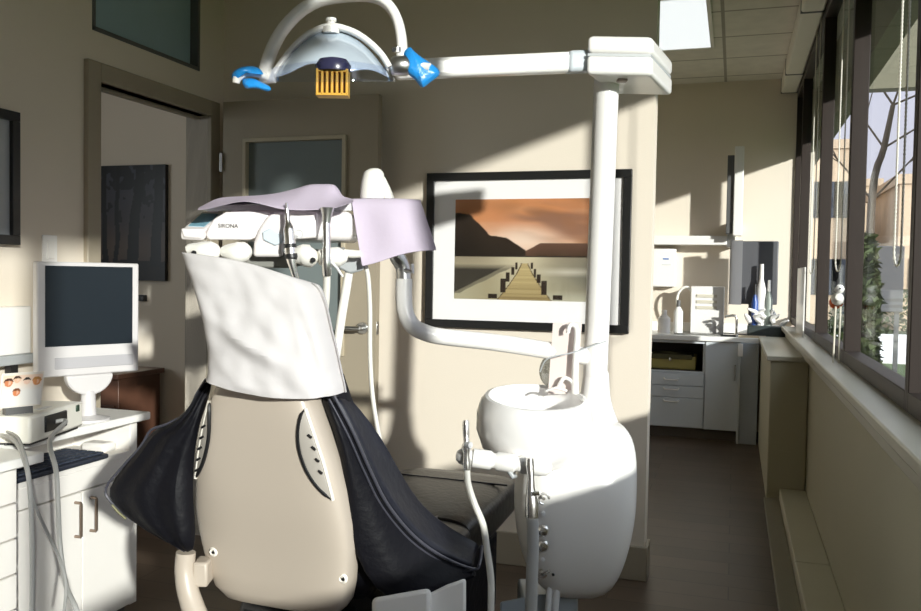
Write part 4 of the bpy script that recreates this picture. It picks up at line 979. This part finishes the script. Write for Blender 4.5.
p = ony(735, 373, YC); fin('handle', MB().tube([(p.x, YC, p.z + .06), (p.x, YC - .03, p.z + .055), (p.x, YC - .03, p.z - .055), (p.x, YC, p.z - .06)], .007, 8), STEEL, d)
# end panels
t = thing('end_cabinet', (fx_(750), 7.4, 0), 'blue-grey tall end panel cabinet between the white door and the radiator box', 'cabinet')
fin('panel', MB().mm(fx_(740), .20, YC - .05, YF - .01, 0, zc - .04), mat('blue_grey_laminate', (.42, .46, .52), .5), t, bevel=.003)
fin('edge_strip', MB().mm(fx_(737.5), fx_(740), YC - .06, YC + .02, 0, zc - .05), CABW, t, bevel=.002)
fin('corner_block', MB().mm(fx_(737), fx_(742), YC - .075, YC - .05, zc - .15, zc - .045), WHITEP, t, bevel=.004)
t = thing('worktop', (-.4, 7.5, zc - .04), 'long white worktop on the far cabinets, bright in the sun', 'worktop')
fin('slab', MB().mm(xa, .40, YC - .025, YF - .002, zc - .04, zc), CTOP, t, bevel=.005)
fin('upstand', MB().mm(xa, .40, YF - .02, YF - .002, zc, zc + .08), CTOP, t, bevel=.003)
# niche tray with dark handle
t = thing('storage_tray', (fx_(675), 7.5, zn0 + .004), 'ochre plastic tray inside the dark niche under the far counter', 'tray')
z = zn0 + .004; X0, X1 = fx_(646), fx_(695)
c = MB(); c.mm(X0, X1, YC + .08, YC + .42, z, z + .01); c.mm(X0, X1, YC + .08, YC + .09, z, z + .11); c.mm(X0, X1, YC + .41, YC + .42, z, z + .11); c.mm(X0, X0 + .01, YC + .08, YC + .42, z, z + .11); c.mm(X1 - .01, X1, YC + .08, YC + .42, z, z + .11)
fin('tray', c, YTRAY, t, bevel=.004); fin('clasp', MB().mm((X0 + X1) / 2 - .02, (X0 + X1) / 2 + .0, YC + .06, YC + .09, z + .07, z + .10), CHROME, t, bevel=.004)
fin('lid', MB().mm(X0 + .03, X1 - .03, YC + .07, YC + .40, z + .085, z + .125), mat('tray_lid_dark', (.09, .08, .03), .5), t, bevel=.006)
# wall shelf arm
zS = ony(700, 240, YF).z
t = thing('wall_rail', (fx_(700, 240, YF), YF, zS), 'long white rail fixed across the far sunlit wall', 'rail')
fin('rail', MB().mm(-1.3, ony(727, 240, 7.7).x, 7.66, YF, ony(700, 245, 7.7).z, ony(700, 236, 7.7).z), WHITEP, t, bevel=.006)
fin('end_bracket', MB().mm(ony(727, 240, 7.7).x, ony(735, 240, 7.7).x, 7.68, YF, ony(700, 247, 7.7).z, ony(700, 222, 7.7).z), LGREY, t, bevel=.006)
# vertical light panel on an arm
a = ony(735, 147, 7.55); b = ony(742, 236, 7.55)
t = thing('wall_panel', (b.x, 7.6, b.z), 'narrow upright white panel standing out from the far wall above the dark screen', 'panel')
fin('panel', MB().mm(a.x, b.x, 7.50, 7.66, b.z, a.z), WHITEP, t, bevel=.008)
fin('backing', MB().mm(a.x - .055, a.x, 7.53, 7.66, b.z + .02, a.z - .07), DGREY, t, bevel=.004)
fin('bracket', MB().mm(a.x - .03, b.x, 7.64, YF, b.z + .05, b.z + .12), LGREY, t, bevel=.004)
# dark monitor
a = ony(730, 241, 7.42); b = ony(777, 305, 7.42); a2 = ony(741, 243, 7.45)
t = thing('dark_monitor', ((a.x + b.x) / 2, 7.5, zc), 'dark grey monitor back turned edge-on above the far counter by the window', 'monitor')
MG = mat('monitor_grey', (.10, .10, .11), .4)
fin('back_panel', MB().mm(a2.x, b.x, 7.42, 7.46, b.z, a.z), MG, t, bevel=.008)
cr3 = [[V((a2.x + .015 - .10 * math.sin(PI * k / 12) , 7.40 + .10 * k / 12, z)) for k in range(13)] for z in (b.z - .005, a.z + .005)]
fin('curved_side', MB().loft(cr3), mat('monitor_silver_grey', (.32, .32, .34), .3), t)
fin('stand', MB().mm((a.x + b.x) / 2 - .03, (a.x + b.x) / 2 + .05, 7.46, 7.5, zc + .0, a.z - .1).mm((a.x + b.x) / 2 - .12, (a.x + b.x) / 2 + .12, 7.40, 7.6, zc, zc + .02), MG, t, bevel=.005)
# wall dispenser
a = ony(656, 249, YF); b = ony(676, 287, YF)
t = thing('towel_dispenser', ((a.x + b.x) / 2, YF, b.z), 'white paper dispenser with small blue mark on the far wall above the counter', 'dispenser')
fin('case', MB().mm(a.x - .06, b.x, YF - .1, YF, b.z, a.z), WHITEP, t, bevel=.01)
k0 = ony(663, 259, YF - .1); fin('mark', MB().mm(k0.x, k0.x + .05, YF - .103, YF - .099, k0.z - .006, k0.z + .008), mat('mark_blue', (.15, .25, .5), .4), t)
fin('mark_line', MB().mm(k0.x - .01, k0.x + .07, YF - .103, YF - .099, k0.z - .055, k0.z - .045), LGREY, t); fin('slot', MB().mm(a.x - .04, b.x - .03, YF - .09, YF - .03, b.z - .004, b.z + .004), BLACK, t)
# white basket
a = ony(691, 286, 7.6); b = ony(724, 313, 7.6)
t = thing('storage_basket', ((a.x + b.x) / 2, 7.65, zc), 'white box with slatted front standing on the far counter under the rail', 'box')
rise = b.z
fin('box', MB().mm(a.x, b.x, 7.58, 7.78, zc + .001, a.z), WHITEP, t, bevel=.008)
m = MB()
for i in range(3): m.mm(a.x + .05, b.x - .06, 7.572, 7.582, b.z + .03 + i * .05, b.z + .055 + i * .05)
fin('slats', m, mat('ivory_slat', (.62, .58, .48), .5), t)
# cream tube arch
t = tag(fin('looped_tube', MB().tube([ony(680, 313, 7.65), ony(677, 302, 7.65), ony(679, 292, 7.65), ony(686, 287, 7.65), ony(692, 292, 7.66), ony(695, 304, 7.64), ony(699, 314, 7.6)], .012, 10, 5), HW), 'pale looped tube beside the slatted white box on the far counter', 'tube')
# sink and tap
t = thing('sink_basin', (fx_(712, 325, 7.5), 7.5, zc), 'shallow steel sink rim sunk in the far white counter', 'sink')
sx = fx_(712, 325, 7.5); m = MB()
m.mm(sx - .3, sx + .2, 7.36, 7.38, zc, zc + .012); m.mm(sx - .3, sx + .2, 7.66, 7.68, zc, zc + .012); m.mm(sx - .3, sx - .28, 7.38, 7.66, zc, zc + .012); m.mm(sx + .18, sx + .2, 7.38, 7.66, zc, zc + .012)
fin('rim', m, STEEL, t, bevel=.003); fin('basin', MB().mm(sx - .28, sx + .18, 7.38, 7.66, zc + .001, zc + .003), STEEL, t)
p = ony(736, 335, 7.4); t = thing('tap', (p.x, 7.4, zc), 'slim chrome tap at the right end of the far counter sink', 'tap')
fin('spout', MB().tube([(p.x, 7.4, zc), (p.x, 7.4, zc + .14), (p.x - .02, 7.4, zc + .17), (p.x - .09, 7.4, zc + .16)], .011, 10, 3), CHROME, t); fin('base', MB().lathe((p.x, 7.4, zc), [(0, 0), (.025, 0), (.02, .015), (0, .015)]), CHROME, t)
# clutter: bottles, gloves, dark caddy
def bottle(px, pyb, pyt, Y, wpx, m, label, capm=WHITEP):
    b = ony(px, pyb, Y); tt = ony(px, pyt, Y); k = wpx / F * Y; b.z = zc; h = tt.z - zc
    t = thing('bottle', b, label, 'bottle')
    fin('body', MB().lathe(b, [(0, 0), (k * .5, 0), (k * .5, h * .65), (k * .2, h * .8), (0, h * .8)], ZC, 16), m, t); fin('cap', MB().lathe(b + ZC * h * .8, [(0, 0), (k * .22, 0), (k * .2, h * .2), (0, h * .2)], ZC, 12), capm, t)
bottle(678, 325, 300, 7.5, 9, mat('clear_white', (.8, .8, .78), .3), 'small dark-capped white bottle at the left of the far counter', DGREY)
bottle(664, 325, 310, 7.45, 12, WHITEP, 'squat white bottle next to the wall corner on the far counter')
bottle(754, 330, 284, 7.33, 6, mat('bottle_blue', (.03, .08, .30), .3), 'small blue bottle amid the clutter before the dark monitor', BLACK)
bottle(760, 330, 264, 7.36, 9, WHITEP, 'tall white bottle before the dark monitor on the far counter')
bottle(768, 330, 280, 7.34, 7, mat('grey_green', (.30, .34, .30), .4), 'grey-green bottle right of the tall white bottle by the window')
p = ony(763, 322, 7.3); t = thing('supply_caddy', (p.x, 7.3, zc), 'dark caddy heaped with crumpled white wipes on the counter by the window', 'caddy')
fin('bin', MB().mm(p.x - .12, p.x + .18, 7.24, 7.36, zc, zc + .10), mat('caddy_dark', (.04, .05, .05), .4), t, bevel=.01)
for k in range(9):
    q = V((p.x - .10 + .03 * k, 7.28 + .03 * (k % 3), zc + .12 + .05 * math.sin(k * 2.1)))
    fin('wipe', MB().tube([q, q + V((random.uniform(-.05, .05), .01, .04)), q + V((random.uniform(-.06, .06), -.02, .07))], [.016, .022, .008], 8, 3), WHITEP, t)
p = ony(727, 331, 7.3)
t = tag(fin('pen', MB().tube([(p.x - .05, 7.3, zc + .008), (p.x + .07, 7.3, zc + .008)], .008, 8), BLACK), 'dark pen lying at the front edge of the far counter', 'pen')
p = ony(762, 329, 7.3); 
t = thing('paper_stack', (p.x, 7.27, zc), 'low stack of pale papers under the caddy end of the counter', 'papers'); fin('sheets', MB().mm(p.x - .18, p.x + .03, 7.235, 7.24 + .0, zc, zc + .02), mat('paper_cream', (.78, .66, .48), .7), t)
# white upright card by the window
a = onx(797, 268, .40); 
t = thing('window_card', (.41, 6.0, .96), 'narrow white upright card leaning in the window corner above the sill', 'card')
p0 = onx(797.5, 300, .43).y; p1 = onx(804.5, 300, .43).y
fin('card', MB().mm(.425, .433, p1, p0, .96, onx(801, 268, .43).z), WHITEP, t, bevel=.001); fin('foot', MB().mm(.40, .455, (p0 + p1) / 2 - .02, (p0 + p1) / 2 + .02, .96, .968), WHITEP, t)
# bird ornament on the sill
p = onx(838, 300, .47); yb = p.y
t = thing('bird_ornament', (.44, yb, .96), 'small white bird ornament with orange tail on thin legs on the window sill', 'ornament')
zb = onx(838, 302, .44).z; yb = onx(838, 302, .44).y
for s in (-1, 1): fin('leg', MB().tube([(.44 + .012 * s, yb, .96), (.44 + .010 * s, yb - .01, zb - .02)], .004, 8), mat('stick_pale', (.7, .66, .55), .5), t)
fin('body', MB().lathe((.44, yb + .06, zb), [(0, 0), (.018, .016), (.029, .048), (.027, .072), (.015, .092), (0, .096)], V((0, -1, .25)), 16), WHITEP, t)
fin('tail', MB().lathe((.44, yb + .10, zb - .006), [(0, -.01), (.028, 0), (.03, .03), (0, .055)], V((0, -1, .1)), 14), mat('orange_paint', (.75, .13, .03), .4), t)
fin('head', MB().lathe((.44, yb - .045, zb + .04), [(0, 0), (.016, .008), (.02, .022), (.012, .036), (0, .04)], V((0, -.4, 1)), 14), WHITEP, t); fin('beak', MB().tube([(.44, yb - .06, zb + .062), (.44, yb - .09, zb + .058)], [.006, .001], 8), BLACK, t)

# ------------------------------------------------------------------ outdoors
GZ = -.4
GR = mat('lawn', (.07, .10, .035), .9, noise_s=2, noise_a=.3, bump=.4, bump_s=30)
struct('ground', MB().mm(.7, 70, -30, 90, GZ - .1, GZ), GR, smooth=False)
def onground(px, py): return onz(px, py, GZ)
a = ony(878, 340, 14)
tag(fin('paved_path', MB().mm(1.2, 60, 20, 31, GZ, GZ + .03), mat('pale_paving', (.78, .76, .74), .8, noise_s=1, noise_a=.1)), 'pale paved path crossing the lawn outside the window', 'path', kind='structure')
BT = mat_grid('tan_brick', (.62, .47, .33), (.55, .45, .36), .4, .13, .01, .85, .5)
def bld(px0, px1, pyt, Y, label, dep=8):
    a = ony(px0, pyt, Y); b = ony(px1, pyt, Y); t = thing('building', ((a.x + b.x) / 2, Y, GZ), label, 'building')
    fin('wall', MB().mm(a.x, b.x, Y, Y + dep, GZ, a.z), BT, t, smooth=False); fin('parapet', MB().mm(a.x - .1, b.x + .1, Y - .1, Y + dep, a.z, a.z + .35), mat('parapet_tan', (.5, .38, .27), .8), t)
    n = 0
    for wx in range(3):
        for wz in range(2):
            x = a.x + (b.x - a.x) * (.2 + .28 * wx); z = GZ + 1.2 + wz * 3
            if z + 1.4 < a.z - .4: 
                wf = fin('window', MB().mm(x, x + .9, Y - .05, Y + .05, z, z + 1.4), mat('dark_window', (.06, .07, .09), .15), t, smooth=False)
    return t
bld(790, 850, 150, 36, 'tall tan building seen through the narrow far window panes')
bld(866, 881, 186, 46, 'reddish tan building end standing between the mullion and the bare trunk')
bld(900, 960, 184, 34, 'sunlit tan building at the right edge seen through the nearest pane')
bld(882, 899, 200, 58, 'low pale building far behind the bare tree')
# canopy wing across
a = ony(800, 86, 12); b = ony(940, 90, 12)
t = thing('canopy', ((a.x + b.x) / 2, 12.5, GZ), 'dark olive roof canopy spanning across above the view outside', 'canopy')
fin('fascia', MB().mm(.9, 7, 12.0, 12.25, ony(890, 88, 12).z, ony(890, 88, 12).z + 1.9), mat('overhang_olive', (.16, .15, .10)), t)
for x in (6.6, ): fin('post', MB().mm(x, x + .22, 12.02, 12.24, GZ, ony(890, 88, 12).z), mat('overhang_olive', (.16, .15, .10)), t)
# bare tree
def branch(mb, p, d, L, r, lev):
    q = p + d * L; mb.tube([p, p.lerp(q, .5) + V((random.uniform(-.04, .04) * L, random.uniform(-.04, .04) * L, 0)), q], [r, r * .85, r * .62], 7)
    if lev == 0: return
    for k in range(3):
        a = random.uniform(0, 2 * PI); s = random.uniform(.35, .75)
        nd = (d + V((math.cos(a) * s, math.sin(a) * s, random.uniform(-.1, .35)))).normalized()
        branch(mb, p.lerp(q, random.uniform(.55, 1)), nd, L * random.uniform(.55, .8), r * .55, lev - 1)
t = thing('bare_tree', onground(868, 335), 'leafless tree with a slanting trunk outside the nearest window pane', 'tree')
tp_ = ony(868, 330, 15); tp_.z = GZ; WPOS[t.name] = tp_; t.location = tp_
BARK = mat('bark', (.10, .075, .055), .9, noise_s=10, noise_a=.2)
p1 = ony(872, 200, 15); p2 = ony(884, 148, 15); p3 = ony(893, 105, 15)
m = MB(); m.tube([tp_, p1, p2, p3], [.075, .06, .05, .036], 9, 4); fin('trunk', m, BARK, t)
m = MB()
for (p, d) in ((p1, V((.7, .1, .8))), (p1, V((-.6, .2, .8))), (p2, V((.8, 0, .5))), (p2, V((-.5, .3, .9))), (p3, V((.3, 0, 1))), (p3, V((.9, 0, .35))), (p3, V((-.5, 0, .8)))): branch(m, p, d.normalized(), 1.0, .018, 3)
fin('branches', m, BARK, t)
# dark board standing in for a reflection in the window glass, and hedge
a = ony(872, 246, 13.5); b = ony(905, 246, 13.5)
t = thing('reflection_board', ((a.x + b.x) / 2, 13.5, GZ), 'dark grey board on posts outside, standing in for a reflection in the pane', 'reflection stand-in')
zb = ony(888, 312, 13.5).z
fin('board', MB().mm(a.x, b.x, 13.5, 13.56, zb, a.z), mat('board_grey', (.11, .11, .12), .3), t, bevel=.01)
fin('post', MB().mm(a.x + .04, a.x + .1, 13.52, 13.56, GZ, zb), DGREY, t); fin('post', MB().mm(b.x - .1, b.x - .04, 13.52, 13.56, GZ, zb), DGREY, t)
LEAF = mat('hedge_leaf', (.06, .085, .025), .7, noise_s=6, noise_a=.35)
def bush(c, rx, ry, rz, n, label, name='hedge'):
    t = thing(name, c, label, 'hedge')
    m = MB()
    for k in range(n):
        a = random.uniform(0, 2 * PI); z = random.random(); r = (1 - z ** 3) ** .5 * random.uniform(.75, 1)
        p = c + V((math.cos(a) * r * rx, math.sin(a) * r * ry, z * rz)); s = random.uniform(.06, .13)
        u = V((random.uniform(-1, 1), random.uniform(-1, 1), random.uniform(-1, 1))).normalized(); v_ = u.cross(V((.3, .5, .8))).normalized()
        m.add([p - u * s, p - v_ * s * .5, p + u * s, p + v_ * s * .5], [(0, 1, 2, 3)])
    fin('foliage', m, LEAF, t, smooth=False)
    fin('stem', MB().tube([c, c + ZC * rz * .7], [.05, .02], 7), BARK, t)
bush(ony(864, 300, 11.5) * V((1, 1, 0)) + V((0, 0, GZ)) if False else V((ony(865, 300, 11.5).x, 11.5, GZ)), .16, .4, 2.3, 1200, 'narrow green hedge column outside, next to the mullion')
bush(V((ony(835, 300, 14).x, 14, GZ)), .7, .5, 1.1, 1200, 'low green hedge outside behind the narrow middle pane')
bush(V((ony(894, 300, 32.5).x, 32.0, GZ)), 2.2, .5, 1.5, 1400, 'green hedge at the far edge of the pale path outside')

# ------------------------------------------------------------------ light
sun = bpy.data.lights.new('sun', 'SUN'); so_ = bpy.data.objects.new('sun', sun); COL.objects.link(so_)
sdir = V((-1, 1.02, -.345)).normalized()
so_.rotation_euler = (-sdir).to_track_quat('Z', 'Y').to_euler(); so_.location = (6, -6, 4)
sun.energy = 5.0; sun.angle = math.radians(1.5); sun.color = (1, .955, .91)
nl = bpy.data.lights.new('next_room_fill', 'AREA'); nlo = bpy.data.objects.new('next_room_fill', nl); COL.objects.link(nlo)
nl.shape = 'RECTANGLE'; nl.size = 1.6; nl.size_y = 1.2; nl.energy = 22; nl.color = (.86, .95, 1); nlo.location = (-5.2, 1.5, 1.7); nlo.rotation_euler = (PI / 2, 0, -PI / 2)  # unseen area light added to brighten the dim next room
wd_ = bpy.data.worlds.new('sky'); sc.world = wd_; wd_.use_nodes = True; nt = wd_.node_tree; bg = nt.nodes['Background']
tc = nt.nodes.new('ShaderNodeTexCoord'); sx_ = nt.nodes.new('ShaderNodeSeparateXYZ'); cr_ = nt.nodes.new('ShaderNodeValToRGB')
nt.links.new(tc.outputs['Generated'], sx_.inputs[0]); nt.links.new(sx_.outputs['Z'], cr_.inputs['Fac'])
els = cr_.color_ramp.elements
els[0].position = 0; els[0].color = (.35, .33, .38, 1); els[1].position = .55; els[1].color = (.95, 1.0, 1.12, 1)
e_ = els.new(.25); e_.color = (.37, .365, .46, 1)
nzw = nt.nodes.new('ShaderNodeTexNoise'); nzw.inputs['Scale'].default_value = 5; nzw.inputs['Detail'].default_value = 5
nt.links.new(tc.outputs['Generated'], nzw.inputs['Vector'])
mxw = nt.nodes.new('ShaderNodeMix'); mxw.data_type = 'RGBA'; mxw.inputs['B'].default_value = (.48, .46, .53, 1)
mpw = nt.nodes.new('ShaderNodeMapRange'); mpw.inputs['From Min'].default_value = .4; mpw.inputs['From Max'].default_value = .7; mpw.inputs['To Max'].default_value = .45
nt.links.new(nzw.outputs['Fac'], mpw.inputs['Value']); nt.links.new(mpw.outputs[0], mxw.inputs['Factor']); nt.links.new(cr_.outputs['Color'], mxw.inputs['A'])
nt.links.new(mxw.outputs['Result'], bg.inputs['Color']); bg.inputs['Strength'].default_value = 2.0

vs = sc.view_settings; vs.view_transform = 'Standard'; vs.look = 'None'; vs.exposure = .2; vs.gamma = 1; vs.use_curve_mapping = False
cy = sc.cycles; cy.use_denoising = True; cy.max_bounces = 10; cy.diffuse_bounces = 6; cy.glossy_bounces = 4; cy.transparent_max_bounces = 12; cy.sample_clamp_indirect = 6; cy.caustics_reflective = False
